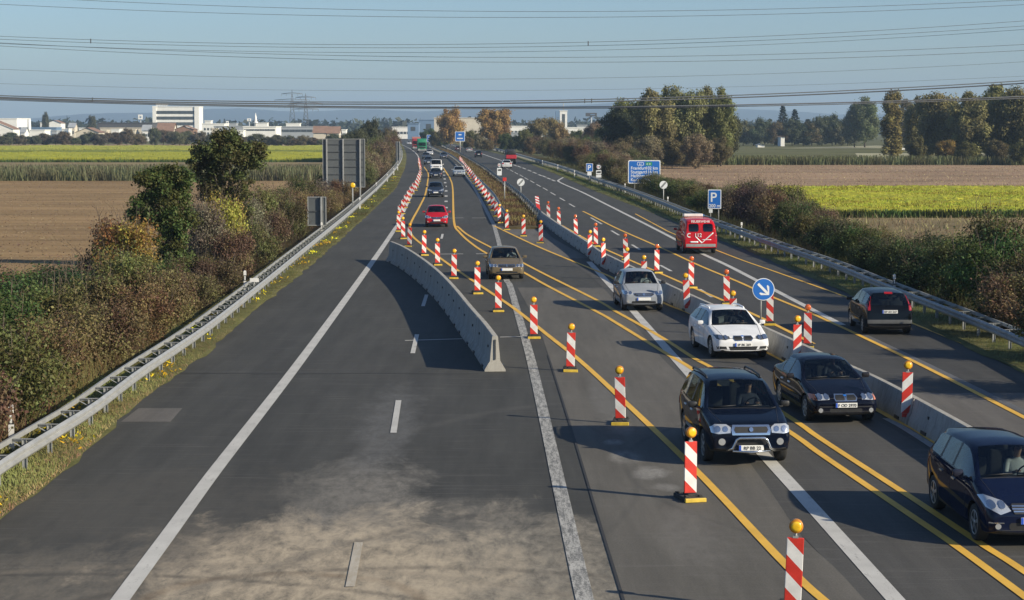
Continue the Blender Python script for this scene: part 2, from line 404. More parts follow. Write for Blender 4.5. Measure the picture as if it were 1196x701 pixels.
def ordn(i):
    if i < 20: return ORD[i]
    tens = {2: 'twenty', 3: 'thirty', 4: 'forty', 5: 'fifty', 6: 'sixty', 7: 'seventy'}
    n = i + 1
    if n % 10 == 0: return {3: 'thirtieth', 4: 'fortieth', 5: 'fiftieth', 6: 'sixtieth', 7: 'seventieth'}[n // 10]
    return tens[n // 10] + '-' + ['', 'first'] [1] if n % 10 == 1 else tens[n // 10] + '-' + ORD[n % 10 - 1]
# ------------------------------------------------------------------ surveyed lines
EL_P = [(0, 603), (65, 556), (140.6, 485.4), (183, 453), (238.5, 412.6), (273.7, 380), (330, 336), (375, 298), (423, 256), (444, 236), (460.7, 220.6), (467.5, 206.5), (471.5, 198), (473.5, 190), (474, 181.4), (472, 174), (469, 169), (466, 163.5), (464, 160)]
ER_P = [(1640, 640), (1400, 530), (1196, 436), (1163, 420), (1117, 400), (1065.6, 375.6), (1003, 348.5), (957, 328.5), (900, 304), (870, 291.5), (838.5, 279), (790.5, 260), (760, 248), (718, 232), (690, 221), (652.8, 205), (630, 196), (602.8, 185.5), (583, 180), (568, 176.5), (542.5, 171), (525, 167), (505, 163), (480, 160)]
EL, ER = xof(EL_P), xof(ER_P)
def stretch(fl, fr, z, name, m, ys=None, kind='structure'):
    bm = mb(); prev = None
    for y in (ys or YS):
        a, b = bm.verts.new(G(fl(y), y) + Vector((0, 0, z))), bm.verts.new(G(fr(y), y) + Vector((0, 0, z)))
        if prev: bm.faces.new((prev[0], prev[1], b, a))
        prev = (a, b)
    return tag(obj(name, bm, m), kind=kind)
# ground far and wide
bm = mb(); poly(bm, [(-4600, -60, -.36), (4600, -60, -.36), (4600, 9200, -.36), (-4600, 9200, -.36)])
tag(obj('ground', bm, M['ground']), kind='structure')
stretch(EL, ER, 0, 'motorway_asphalt', M['asphalt'])
el = survey(EL_P); er = survey(ER_P)
elg = [G(EL(y), y) for y in YS]; erg = [G(ER(y), y) for y in YS]

def zone(name, pl, pr, m, z, y0, y1, n=60):
    fl, fr = xof(pl), xof(pr)
    ys = [HOR + 1 / s for s in np.linspace(1 / (y1 - HOR), 1 / (y0 - HOR), n)]
    return stretch(fl, fr, z, name, m, ys)
SEAM = [(560, 262), (585, 290), (610, 335), (630, 385), (648, 440), (673, 520), (700, 610), (728, 701), (745, 757)]
SEAM2 = [(581, 262), (632, 291), (664, 306), (700, 332), (740, 378), (775, 420), (808, 453), (890, 560), (936, 626), (977, 665), (1010, 701), (1060, 757)]
zone('motorway_pale_strip', [(604, 335), (630, 385), (648, 440), (673, 520), (700, 610), (728, 701), (745, 757)], SEAM2, M['asphalt_pale'], .004, 336, 757)
zone('motorway_lane', SEAM2, [(600, 262), (641, 291), (706, 325), (778, 360), (830, 388), (930, 440), (1040, 500), (1120, 548), (1260, 640), (1420, 757)], M['asphalt_mid'], .004, 264, 757)
MEDGE = [(597, 268), (640, 291), (700, 316), (760, 345)]
zone('motorway_crossover', [(580, 264.5), (607, 279), (640, 293.5), (662, 302)], [(632, 264.5), (646, 278), (672, 293), (690, 302)], M['asphalt_brown'], .008, 264.5, 302, 20)
# dark resurfaced right carriageway and the pale old slab near the bridge
zone('motorway_right_lane', [(640, 262), (700, 296), (770, 330), (850, 366), (930, 402), (1040, 452)], [(783, 262), (869, 295.5), (957, 334), (1064, 381), (1150, 418), (1268, 470)], M['asphalt_right'], .004, 264, 458)
zone('motorway_old_slab', [(1052, 458), (1150, 505), (1310, 590), (1640, 757)], [(1260, 458), (1370, 505), (1570, 590), (1960, 757)], M['asphalt_brown'], .004, 459, 757)
# worn rectangle on the left hard shoulder
bm = mb(); poly(bm, [G(162, 477) + Vector((0, 0, .006)), G(141, 493) + Vector((0, 0, .006)), G(199, 493) + Vector((0, 0, .006)), G(213, 477) + Vector((0, 0, .006))])
tag(obj('asphalt_patch', bm, M['asphalt_brown']), kind='structure')

def lerp_(a, b, t): return a + (b - a) * t
def ribbon(bm, pts, w, z):
    ns = norms(pts); prev = None
    for p, n in zip(pts, ns):
        a, b = bm.verts.new(p - n * w / 2 + Vector((0, 0, z))), bm.verts.new(p + n * w / 2 + Vector((0, 0, z)))
        if prev: bm.faces.new((prev[0], prev[1], b, a))
        prev = (a, b)
def line(P, w, m, z=.012, sub=10):
    bm = mb(); ribbon(bm, survey(P, 0, sub), w, z)
    return tag(obj('lane_marking', bm, M[m]), kind='structure')
def dashes(L, w, m, z=.012):
    bm = mb()
    for a, b in L: ribbon(bm, [G(*a), G(*b)], w, z)
    return tag(obj('lane_marking', bm, M[m]), kind='structure')
EDGE_L = [(70, 800), (140, 702), (193, 630), (247, 556), (300, 488), (344, 431), (400, 355), (440, 299), (463, 265)]
line(EDGE_L, .30, 'white_mark')
line([(463, 265), (475, 240), (486, 215), (490.5, 203), (490.5, 192), (488, 182), (480, 174.5), (469, 169), (463, 166.5)], .26, 'white_mark', .010)
line([(695, 740), (683, 700), (656, 580), (634, 480), (620, 420), (606, 370), (596, 335), (591, 325), (584, 289), (577, 263)], .28, 'worn_mark')
line([(577, 263), (569, 248), (554, 220), (540.5, 201.5), (532, 192)], .3, 'grey_mark')
YA = [(1040, 760), (961, 701), (914, 656.6), (840, 578), (795.6, 533), (734, 474), (680, 424), (640, 392), (601, 361), (564, 336), (527, 311), (498.5, 290), (481, 275), (479.3, 262.6), (490, 241.7), (496.5, 228), (499.7, 211), (500, 202.7), (495.3, 195)]
line(YA, .17, 'yellow_mark', .016)
B1 = [(525.4, 208), (528.7, 220), (530.4, 260), (537, 272), (550, 284), (568, 296), (610.6, 318), (639, 334), (700, 366), (720.5, 378), (780, 414.5), (800, 426), (818.5, 438), (925, 507), (960, 532), (1060, 600), (1120, 641), (1196, 697), (1280, 760)]
B2 = [(533.7, 264.3), (547, 275), (574, 289.5), (608, 306), (639, 322), (700, 352.5), (719, 364), (746, 379), (780, 399), (811, 419), (843, 437), (930, 493), (960, 514), (1060, 579), (1146, 636), (1196, 668), (1330, 760)]
line(B1, .17, 'yellow_mark', .016); line(B2, .17, 'yellow_mark', .016)
line([(518, 196.5), (525.4, 208)], .2, 'yellow_mark', .014)
line([(577, 264), (607, 278.5), (639, 293), (706, 320.5), (722, 328.5), (778, 355.5), (815.5, 371), (897, 412.7), (922, 425.6), (1023, 478.5), (1040, 488), (1068, 502), (1100, 522), (1180, 570), (1330, 660)], .17, 'yellow_mark', .016)
line([(1105, 768), (1043, 698), (930, 572.5), (813, 446), (742, 366), (706, 326), (688, 306)], .30, 'white_mark')
line([(1035, 489), (1060, 503), (1096, 526), (1180, 580), (1330, 682)], .2, 'grey_mark', .012)
# left carriageway dashes
dashes([((459.5, 506), (465.5, 468)), ((482, 413), (487, 391)), ((494, 358), (498.3, 344.5)), ((502.5, 330), (505, 322)), ((515.6, 279), (517, 273.5)), ], .15, 'white_mark')
dashes([((409, 686), (419, 634))], .15, 'faded_mark')
dashes([((521, y), (521, y - 1.6)) for y in (243.5, 236.2, 230, 224)] + [((520.5 - k * .55, 218.5 - k * 4.3), (520.4 - k * .55, 217.2 - k * 4.3)) for k in range(6)], .3, 'white_mark')
for a, b in (((525, 255), (541, 254.6)), ((551, 254.7), (568, 254.7)), ((514, 297), (541, 296.8)), ((556, 296.7), (568, 296.6)), ((473, 398), (540, 396)), ((584, 394), (625, 393.2))):
    dashes([(a, b)], .28 if a[1] < 300 else .15, 'white_mark', .009)
# right carriageway
RD = [(668, 240), (656.7, 233), (646, 226.6), (636.8, 221), (629, 216.8), (621.6, 212.5), (614.7, 208.8), (609, 205.5), (603, 202.5), (597.5, 199.6), (592, 197), (586.6, 194.6)]
dl = []
for x, y in RD:
    k = (y - HOR) * .0205; dl.append(((x - k * 1.75, y - k), (x + k * 1.75, y + k)))
dl += [((690, 254.5), (703, 262)), ((714, 269.6), (723, 275)), ((738, 286), (747.5, 292)), ((771, 310), (784, 317)), ((817, 338), (832, 347.5))]
dashes(dl, .16, 'white_mark')
SD = [(601.7, 193.4), (606.4, 194.8), (612.3, 197), (618.4, 199.4), (624.4, 202), (630.9, 204.8), (635.7, 206.4), (640.9, 208.7), (646.3, 210.9)]
dashes([((x - 2, y - .85), (x + 2, y + .85)) for x, y in SD], .3, 'white_mark')
line([(658, 207.3), (653, 210.2), (652.3, 212), (660, 216), (680.6, 225), (708.4, 239), (760, 265), (787, 279), (816, 294.6), (849, 310), (882, 327), (904.5, 339), (942, 358.5), (984, 380)], .27, 'white_mark')
line([(1010, 392), (1080, 425), (1160, 464), (1300, 532)], .25, 'faint_mark', .010)
line([(598, 191.8), (575, 184), (556, 177.5), (540, 172.8), (524, 168.6)], .3, 'white_mark')
line([(680.6, 247), (688, 250.5), (719.6, 266.6), (760, 284.5), (787, 296.5), (818, 311), (860, 328.5), (879, 337), (903, 347.6), (939, 362.5), (971, 377), (997, 389), (1060, 419), (1120, 449), (1196, 488), (1300, 541)], .17, 'yellow_mark', .016)
line([(742, 250), (770, 265), (787, 273.5), (834, 291.6), (869, 305), (900, 315.8), (957, 336), (1000, 351.5), (1068, 379), (1163, 417), (1230, 446)], .13, 'yellow_mark', .016)
line([(655, 263), (697, 286.5), (724, 299), (763, 316), (803, 333.5), (844, 351), (868, 362), (894, 374), (920, 387), (950, 402)], .17, 'yellow_mark', .016)
# tar joint between old and widened road
line([(640, 415), (648, 440), (673, 520), (700, 610), (728, 701), (745, 757)], .05, 'fine_seam', .012)

bm = mb(); ribbon(bm, [G(205, 436), G(300, 437), G(430, 436.5), G(560, 437)], .05, .0078); tag(obj('sealed_joint', bm, M['fine_seam']), kind='structure')
# ---- verges, banks
def side_strip(pts, sgn, offs, zs, name, m):
    ns = norms(pts); bm = mb(); prev = None; rnd = random.Random(3)
    for i, (p, n) in enumerate(zip(pts, ns)):
        row = [bm.verts.new(p + n * sgn * (o + (rnd.uniform(-.1, .1) if k == 0 else 0)) + Vector((0, 0, z))) for k, (o, z) in enumerate(zip(offs, zs))]
        if prev:
            for k in range(len(row) - 1): bm.faces.new((prev[k], prev[k + 1], row[k + 1], row[k]))
        prev = row
    return tag(obj(name, bm, m), kind='structure')
# el runs from near to far: its left side is sgn -1
el_r = resample(elg, 1.2); er_r = resample(erg, 1.2)
side_strip(el_r, -1, [-.12, .25, 1.2, 2.2], [.012, .045, .06, .0], 'verge_left', M['verge'])
side_strip(el_r, -1, [2.2, 4, 7, 10], [0, -.05, -.2, -.37], 'bank_left', M['bank'])
side_strip(er_r, 1, [-.05, .25, 1.4, 2.6], [.012, .05, .06, .0], 'verge_right', M['verge'])
side_strip(er_r, 1, [2.6, 4, 6.5, 9], [0, -.05, -.2, -.37], 'bank_right', M['bank'])

# ---- median: grass tongue between the carriageways
MR_P = [(499, 168.5), (510, 173.5), (525.4, 179.5), (538, 188.5), (555.5, 204.5), (568, 216), (578, 227), (585.5, 240), (594, 251)]   # rail tops, .75
MT_P = [(505, 163.5), (530, 174.5), (550, 184.5), (566, 193.6), (581, 204.4), (597.4, 216), (613.5, 229), (624, 239), (632, 246)]
mrt, mtt = survey(MR_P, .75), survey(MT_P, .75)
mr = [p - Vector((0, 0, .75)) for p in mrt]; mt = [p - Vector((0, 0, .75)) for p in mtt]
ymax = 134.5
bm = mb(); prev = None; rnd = random.Random(5)
for Y in np.geomspace(ymax, 800, 150):
    a, b = xat(mr, Y) - .1, xat(mt, Y) + .1
    if Y < 152: b = xat(mt, 152) + (152 - Y) * .02
    if Y < 155: a = xat(mr, 155) + (155 - Y) * .01
    row = [bm.verts.new((a + (b - a) * u, Y, z)) for u, z in ((0, -.02), (.12, .12), (.5, .2), (.88, .12), (1, -.02))]
    if prev:
        for k in range(4): bm.faces.new((prev[k], row[k], row[k + 1], prev[k + 1]))
    else: bm.faces.new(row[::-1])
    prev = row
tag(obj('median_soil', bm, M['bank']), kind='structure')

# ------------------------------------------------------------------ fields
def field(name, pts, m, z):
    bm = mb(); poly(bm, [(x, y, z) for x, y in pts]); return tag(obj(name, bm, M[m]), kind='structure')
def off_x(pts, Y, d): return xat(pts, Y) + d
FY = [15, 40, 60, 80, 110, 150, 200, 255, 266]
field('ploughed_field', [(-330, 15), (-330, 266)] + [(off_x(elg, Y, -9.5), Y) for Y in FY[::-1]], 'ploughed', -.33)
field('far_field', [(-500, 290), (-500, 400), (off_x(elg, 400, -12), 400), (off_x(elg, 290, -12), 290)], 'dry_grass', -.33)
field('far_fallow', [(-800, 655), (-800, 790), (off_x(elg, 790, -14), 790), (off_x(elg, 655, -14), 655)], 'stubble', -.33)
field('stubble_field', [(off_x(erg, 228, 10), 228), (off_x(erg, 250, 12), 250), (off_x(erg, 300, 14), 300), (off_x(erg, 372, 16), 372), (500, 372), (500, 228)], 'stubble', -.33)
field('dry_meadow', [(off_x(erg, 20, 9), 15), (off_x(erg, 60, 9), 60), (off_x(erg, 120, 9.5), 120), (off_x(erg, 159, 9.5), 158), (400, 158), (400, 15)], 'dry_grass', -.33)
field('pale_field_strip', [(70, 385), (95, 535), (420, 535), (420, 385)], 'pale_strip', -.345)
field('green_field_strip', [(80, 545), (110, 640), (480, 640), (480, 545)], 'ground', -.33)
field('pale_far_strip', [(90, 650), (150, 760), (700, 760), (700, 650)], 'pale_strip', -.33)
# far hills
bm = mb(); rnd = random.Random(8); prev = None
for i in range(161):
    x = -4300 + i * 8600 / 160
    h = 70 + 20 * math.sin(x * .0011 + 1.0) + 10 * math.sin(x * .0037) + 5 * math.sin(x * .011 + 2) + rnd.uniform(-1.5, 1.5)
    if x > 500: h *= max(.75, 1 - (x - 500) / 4200)
    row = [bm.verts.new((x, 7400, -1)), bm.verts.new((x, 7600, h * .6)), bm.verts.new((x, 8000, h)), bm.verts.new((x, 8700, h * .8)), bm.verts.new((x, 9100, -1))]
    if prev:
        for k in range(4): bm.faces.new((prev[k], row[k], row[k + 1], prev[k + 1]))
    prev = row
tag(obj('hills', bm, M['hill'], smooth=True), kind='structure')

# ------------------------------------------------------------------ guard rails
WPROF = [(.0, -.02), (.055, -.07), (.055, -.12), (.005, -.155), (.005, -.165), (.055, -.2), (.055, -.25), (0, -.31), (-.012, -.31), (.04, -.25), (.04, -.2), (-.01, -.165), (-.01, -.155), (.04, -.12), (.04, -.07), (-.012, -.02)]
def guardrail(name, tops, side, double, label, m, nind=90, post_step=2.0, start_end=None, gap=.55):
    """tops: rail top line at .75 m; side: which way the traffic face looks (+1 right of travel)"""
    pts = resample(tops, 1.6)
    root = empty(name, pts[0] - Vector((0, 0, .75)))
    O = root.location; loc = [p - O for p in pts]
    tag(root, label, 'guard rail')
    bm = mb(); sweep(bm, loc, [(a * side, z) for a, z in WPROF]); obj('rail', bm, M[m], root, True)
    ns = norms(loc)
    if double:
        bl = [p - n * side * gap for p, n in zip(loc, ns)]
        bm = mb(); sweep(bm, bl, [(-.03 * side, -.02), (.02 * side, -.02), (.02 * side, -.13), (.0 * side, -.13), (.0, -.04), (-.03 * side, -.04)]); obj('rail', bm, M[m], root, True)
    ps = resample(loc, post_step, .3); pn = norms(ps)
    rest = mb(); reststr = mb(); nr = 0; pm = None; sm = None
    for i, (p, n) in enumerate(zip(ps, pn)):
        c = p - n * side * (gap / 2 if double else .07)
        ang = math.atan2(n.y, n.x)
        if i < nind:
            if pm is None:
                bm = mb(); box(bm, 0, 0, -.42, .10, .012, .72); box(bm, -.045, 0, -.42, .01, .055, .72); box(bm, .045, 0, -.42, .01, .055, .72)
                o = obj('post', bm, M['galv_old'], root); pm = o.data
            else: o = mesh_obj('post', pm, root)
            o.location = c; o.rotation_euler = (0, 0, ang)
            if double:
                if sm is None:
                    bm = mb(); box(bm, 0, 0, -.055, gap - .02, .06, .012); box(bm, 0, .028, -.09, gap - .06, .008, .06)
                    box(bm, -.14, 0, -.18, .22, .05, .012, rot=Matrix.Rotation(.5, 3, 'Y')); box(bm, .14, 0, -.18, .22, .05, .012, rot=Matrix.Rotation(-.5, 3, 'Y'))
                    o = obj('strut', bm, M[m], root); sm = o.data
                else: o = mesh_obj('strut', sm, root)
                o.location = c; o.rotation_euler = (0, 0, ang)
        else:
            box(rest, c.x, c.y, c.z - .42, .1, .05, .72); nr += 1
            if double: box(reststr, c.x, c.y, c.z - .06, gap - .02, .06, .02)
    if nr:
        tag(obj('post', rest, M['galv_old'], root), kind='stuff')
        if double: tag(obj('strut', reststr, M[m], root), kind='stuff')
        else: reststr.free()
    else: rest.free(); reststr.free()
    return root
LG_P = [(-130, 634), (-60, 581), (0, 537), (63, 498), (108, 470.4), (163, 430), (238.5, 380), (300, 333), (350, 293), (400, 253), (420, 236), (440.6, 218), (458, 200.5), (467, 189), (470, 180), (468.5, 172), (465, 165.5)]
lgt = survey(LG_P, .75)
guardrail('guardrail', lgt, 1, True, 'double galvanised guard rail along the left hard shoulder beside the autumn hedge', 'galv')
RG_P = [(1420, 498), (1300, 442), (1196, 394), (1128, 366.5), (1071, 344.5), (1020, 325), (971, 305.5), (900, 281.5), (869, 270.5), (834, 258), (809, 249), (793, 243), (770, 234), (730.7, 219.5), (695.4, 208), (653, 193.5), (619, 184), (602.7, 179.5), (580, 173.5), (560, 169.5)]
rgt = survey(RG_P, .75)
guardrail('guardrail', rgt, -1, True, 'long shaded guard rail along the right road edge in front of the dark hedge', 'galv_old')
guardrail('guardrail', mrt[::-1], -1, False, 'dark guard rail behind the beacon row on the left edge of the median', 'galv_old', post_step=4)
guardrail('guardrail', mtt[::-1], 1, False, 'bright guard rail between the brown median grass and the right carriageway', 'galv', post_step=4)

# ------------------------------------------------------------------ concrete barriers
def barrier_elements(tops, H, step, group, label, name='concrete_barrier', wide=.30):
    base = [p - Vector((0, 0, H)) for p in tops]
    fine = resample(base, .5); L = (len(fine) - 1) * .5
    n = max(1, round(L / step)); per = (len(fine) - 1) / n; outs = []
    prof = [(-wide, 0), (-wide, .05), (-.20, .24), (-.155, .30), (-.085, H - .02), (-.065, H), (.065, H), (.085, H - .02), (.155, .30), (.20, .24), (wide, .05), (wide, 0)]
    for k in range(n):
        seg = fine[int(round(k * per)):int(round((k + 1) * per)) + 1]
        a, b = seg[0], seg[-1]; dv = (b - a).normalized(); seg = [a + dv * .035] + seg[1:-1] + [b - dv * .035]
        mid = seg[len(seg) // 2]; root = empty(name, mid)
        loc = [p - mid for p in seg]
        bm = mb(); sweep(bm, loc, prof[::-1]); obj('body', bm, M['concrete'], root, True)
        bm = mb()
        dirv = math.atan2(loc[0].y - loc[1].y, loc[0].x - loc[1].x)
        for e, s in ((loc[0], 1), (loc[-1], -1)):
            box(bm, 0, 0, 0, .035, .035, H * .55, rot=None)
            vs = bm.verts[:] if False else None
        bm.free(); bm = mb()
        for e, q in ((loc[0], loc[1]), (loc[-1], loc[-2])):
            d = (q - e).normalized(); c = e - d * .012
            box(bm, c.x, c.y, H * .62, .045, .035, H * .56)
        obj('coupling', bm, M['dark_steel'], root)
        bm = mb(); ns_ = norms(loc)
        for fr in (.22, .78):
            i_ = int(fr * (len(loc) - 1)); p_ = loc[i_]; n_ = ns_[i_]; a_ = math.atan2(n_.y, n_.x)
            for sd_ in (-1, 1):
                c_ = p_ + n_ * sd_ * (wide - .02); vs_ = box(bm, 0, 0, 0, .08, .42, .09); bmesh.ops.rotate(bm, cent=(0, 0, 0), matrix=Matrix.Rotation(a_, 3, 'Z'), verts=vs_); bmesh.ops.translate(bm, vec=(c_.x, c_.y, .05), verts=vs_)
                c_ = p_ + n_ * sd_ * .125; vs_ = box(bm, 0, 0, 0, .05, .09, .07); bmesh.ops.rotate(bm, cent=(0, 0, 0), matrix=Matrix.Rotation(a_, 3, 'Z'), verts=vs_); bmesh.ops.translate(bm, vec=(c_.x, c_.y, H * .62), verts=vs_)
        obj('lifting_slot', bm, M['black'], root)
        tag(root, label(k, n), 'concrete barrier', group); outs.append(root)
    return outs
LB_P = [(578.4, 392.7), (571.5, 383.5), (564, 374), (550, 358.4), (530, 334.5), (512.7, 317), (492.8, 301.4), (472.8, 288.8), (455.7, 281.4)]
lbt = survey(LB_P, 1.05)
barrier_elements(lbt, 1.05, 6, 'curved concrete barrier closing the left lanes', lambda k, n: 'grey concrete barrier element, %s from the open end of the curved left barrier' % ordn(k) if k else 'grey concrete barrier element at the open near end of the curved left barrier', wide=.31)
RB_P = [(1290, 582), (1196, 534), (1150, 508), (1039, 448), (989, 425), (954, 409.4), (930, 398.5), (880, 376), (850, 363), (815.6, 348), (769, 326.6), (754, 318.8), (723, 304), (700, 292.6), (688, 283.6), (656.5, 264), (641.6, 254), (630, 245.5)]
RB_H = .66
rbt = survey(RB_P, RB_H)
barrier_elements(rbt, RB_H, 6, 'long concrete barrier between the two traffic streams', lambda k, n: 'pale concrete barrier element, %s from the near end of the long right barrier' % ordn(k), wide=.25)
# ------------------------------------------------------------------ warning beacons
def striped_panel(mir, w=.25, h=1.0, z0=.14):
    bm = mb(); box(bm, 0, 0, z0 + h / 2, w, .045, h, bevel=.008)
    for k in range(-6, 7):
        v = z0 + h - .125 + .25 * k
        bmesh.ops.bisect_plane(bm, geom=bm.verts[:] + bm.edges[:] + bm.faces[:], plane_co=(0, 0, v), plane_no=((-1 if mir else 1), 0, 1))
    for f in bm.faces:
        c = f.calc_center_median(); v = c.z + (-c.x if mir else c.x)
        f.material_index = 0 if ((v - (z0 + h - .125)) % .5) < .25 else 1
    return bm
def make_beacon(mir=False, foot=True, lamp='yellow', label=None):
    r = empty('warning_beacon'); z0 = .14 if foot else .27
    obj('panel', striped_panel(mir, z0=z0), [M['red'], M['white']], r)
    top = z0 + 1.0
    bm = mb(); tube(bm, [(0, 0, top - .01), (0, 0, top + .10)], .022, 10); box(bm, 0, 0, top + .012, .08, .05, .03)
    obj('lamp_post', bm, M['galv'], r)
    if lamp:
        bm = mb(); lathe(bm, [(.06, -.062), (.098, -.062), (.104, -.05), (.103, .035), (.085, .06), (.05, .065)], 'Y', 22, (0, 0, top + .178))
        h = obj('lamp_housing', bm, M['amber_rim' if lamp == 'yellow' else 'orange_lens'], r)
        bm = mb()
        for s in ((-1, 1) if lamp == 'orange' else (-1,)):
            lathe(bm, [(.080, s * .060), (.076, s * .068), (.05, s * .074), (.02, s * .076)][::1], 'Y', 22, (0, .02 if s > 0 else 0, top + .178))
        obj('lamp_lens', bm, M['amber' if lamp == 'yellow' else 'orange_lens'], r)
    if foot:
        bm = mb(); box(bm, 0, .06, .045, .40, .66, .09, bevel=.012); box(bm, 0, .06, .10, .14, .30, .05, bevel=.01)
        for sx in (-.14, .14):
            for sy in (-.2, .28): box(bm, sx, sy + .03, .105, .07, .1, .035, bevel=.008)
        f = obj('foot', bm, M['rubber'], r)
        bm = mb(); box(bm, 0, -.29, .042, .43, .06, .078, bevel=.01); obj('foot_edge', bm, M['yellow_plastic'], f)
    else:
        bm = mb(); box(bm, 0, .06, z0 + .2, .12, .10, .05); box(bm, 0, .06, z0 + .32, .12, .10, .05); obj('bracket', bm, M['dark_steel'], r)
        bm = mb(); box(bm, 0, 0, z0 - .05, .2, .04, .09, bevel=.01); obj('panel_shoe', bm, M['red'], r)
    return r
rnd = random.Random(21)
def put(proto_used, proto, p, rz, label, group):
    o = proto if not proto_used else copy_tree(proto)
    o.location = p; o.rotation_euler = (rnd.gauss(0, .02), rnd.gauss(0, .025), rz + rnd.gauss(0, .16))
    tag(o, label, 'warning beacon', group); return o
pA = make_beacon(False); usedA = 0
LB = [(925, 716, 'red and white beacon with yellow lamp cut by the bottom frame edge'),
 (806, 584, 'red and white beacon with yellow lamp left of the navy SUV front wheel'),
 (725, 495, 'red and white beacon with yellow lamp behind the long shadow of the navy SUV'),
 (666, 433.5, 'red and white beacon on the yellow line right of the barrier open end'),
 (623.5, 395, 'striped beacon standing on the worn white line beside the curved barrier open end'),
 (582, 364, 'red and white beacon just left of the white line in front of the bronze car'),
 (557.5, 343, 'red and white beacon left of the front wheel of the bronze car')]
for x, y, lab in LB:
    put(usedA, pA, G(x, y), 0, lab, 'beacons along the left yellow line'); usedA = 1
LB2 = [(530, 325.6), (511, 310), (495, 298.5), (478, 288), (471, 279), (465.5, 270.5)]
for i, (x, y) in enumerate(LB2):
    put(1, pA, G(x, y), 0, 'striped beacon beside the curved barrier, %s beyond the one by the bronze car' % ('next' if i == 0 else ordn(i)), 'beacons along the left yellow line')
FARL = survey([(466.5, 258), (472, 247), (477, 236), (480, 230), (486, 222), (488.5, 215.5), (490.5, 209.5), (491, 203), (490.5, 197), (489, 191)], 0)
pAn = make_beacon(False, lamp=None); uf = 0
pts = resample(FARL, 11.5)
for i, p in enumerate(pts):
    put(uf, pAn, p, 0, 'small distant striped beacon, number %d up the far left row past the curved barrier' % (i + 1), 'beacons in the far left row'); uf = 1
pB = make_beacon(True); usedB = 0
MED = survey([(582.5, 258), (577, 249.5), (572, 241.5), (567, 233.5), (562, 226), (557, 218.5), (551, 209.5), (545, 201.5), (540, 194), (536.5, 188.5)], 0)
nl = [(631.5, 284, 'fourth'), (611.5, 276, 'third'), (592, 268.5, 'second'), (583, 260.5, 'first')]
for x, y, nm in nl:
    put(usedB, pB, G(x, y), 0, 'striped beacon with yellow lamp on the grey median end, %s from its left' % nm, 'beacons at the end of the median'); usedB = 1
pBn = make_beacon(True, lamp=None); u = 0
pts = resample(MED, 11.0, 7.0)
for i, p in enumerate(pts):
    put(u, pBn, p, 0, 'red and white beacon without lamp, number %d up the row against the median rail' % (i + 1), 'beacons along the median rail'); u = 1
# clamped on the barrier
pC = make_beacon(True, foot=False); usedC = 0
for i, (x, y) in enumerate([(662, 297), (690, 308), (727.6, 321.5), (766, 333), (811.7, 358.7), (866, 384), (950, 420), (1056, 485)][::-1]):
    labs = ['red and white beacon fixed to the long barrier above the navy minivan', 'red and white beacon fixed to the long barrier above the dark blue sedan', 'red and white beacon fixed to the long barrier behind the white estate roof', 'striped beacon fixed to the long barrier between the silver hatchback and white estate', 'striped beacon fixed to the long barrier at the right of the silver hatchback roof', 'striped beacon fixed to the long barrier at the left of the silver hatchback roof', 'striped beacon at the far start of the long barrier, second from its left', 'striped beacon at the far start of the long barrier, first from its left']
    p = G(x, y, .22); p.z = 0
    # slide onto the left face of the barrier
    bx = xat([q for q in rbt], p.y); n = Vector((-1, 0, 0))
    p.x = bx - .22
    put(usedC, pC, p, 0, labs[i], 'beacons on the long barrier'); usedC = 1
pD = make_beacon(False, lamp='orange'); usedD = 0
RL = [(640.7, 256.5), (653, 265), (673, 276), (696, 288), (731, 303.5), (767, 319), (807, 336.5), (849, 355.5), (899, 379.6), (943, 406)]
for i, (x, y) in enumerate(RL[::-1]):
    put(usedD, pD, G(x, y), 0, 'striped beacon with orange lamp behind the long barrier, %s in the right lane row' % ordn(i), 'beacons along the right carriageway'); usedD = 1
# striped hazard board lying against the start of the median rail
hb = empty('hazard_board', G(627, 252)); tag(hb, 'red and white striped board leaning over the start of the bright median rail', 'hazard board')
bm = striped_panel(False, .3, 2.6, 0.0); o = obj('panel', bm, [M['red'], M['white']], hb); o.rotation_euler = (-1.15, .0, .05); o.location = (0.12, -1.2, .45)
bm = mb(); tube(bm, [(0, .2, 0), (0, .2, .8)], .03, 8); obj('post', bm, M['galv_old'], hb)

# ------------------------------------------------------------------ delineator posts
def make_delin():
    r = empty('delineator_post')
    bm = mb()
    prof = [(-.06, -.03), (.06, -.03), (.045, .05), (-.045, .05)]
    zs = [(0, 0), (.62, 0), (.86, 0), (1.02, 0), (1.06, .5)]
    rows = [[bm.verts.new((x * (1 - t), y * (1 - t), z)) for x, y in prof] for z, t in zs]
    for i in range(len(rows) - 1):
        for k in range(4): bm.faces.new((rows[i][k], rows[i][(k + 1) % 4], rows[i + 1][(k + 1) % 4], rows[i + 1][k])).material_index = 1 if i == 1 else 0
    bm.faces.new(rows[-1]); bm.faces.new(rows[0][::-1]); obj('body', bm, [M['white'], M['ink']], r)
    bm = mb(); box(bm, 0, -.034, .74, .05, .008, .18); obj('reflector', bm, M['plate'], r)
    return r
pdl = make_delin(); ud = 0
DL = [(14, 528, 'left'), (286.5, 345, 'left'), (376, 279, 'left'), (420.5, 245, 'left'), (439.6, 224.5, 'left'), (452.4, 213, 'left'), (460, 205, 'left'), (464.5, 199.5, 'left'),
      (1044, 350, 'right'), (866, 279, 'right'), (780, 244, 'right'), (730, 226, 'right'), (671, 208, 'right'), (651.5, 200, 'right'), (633.5, 194, 'right')]
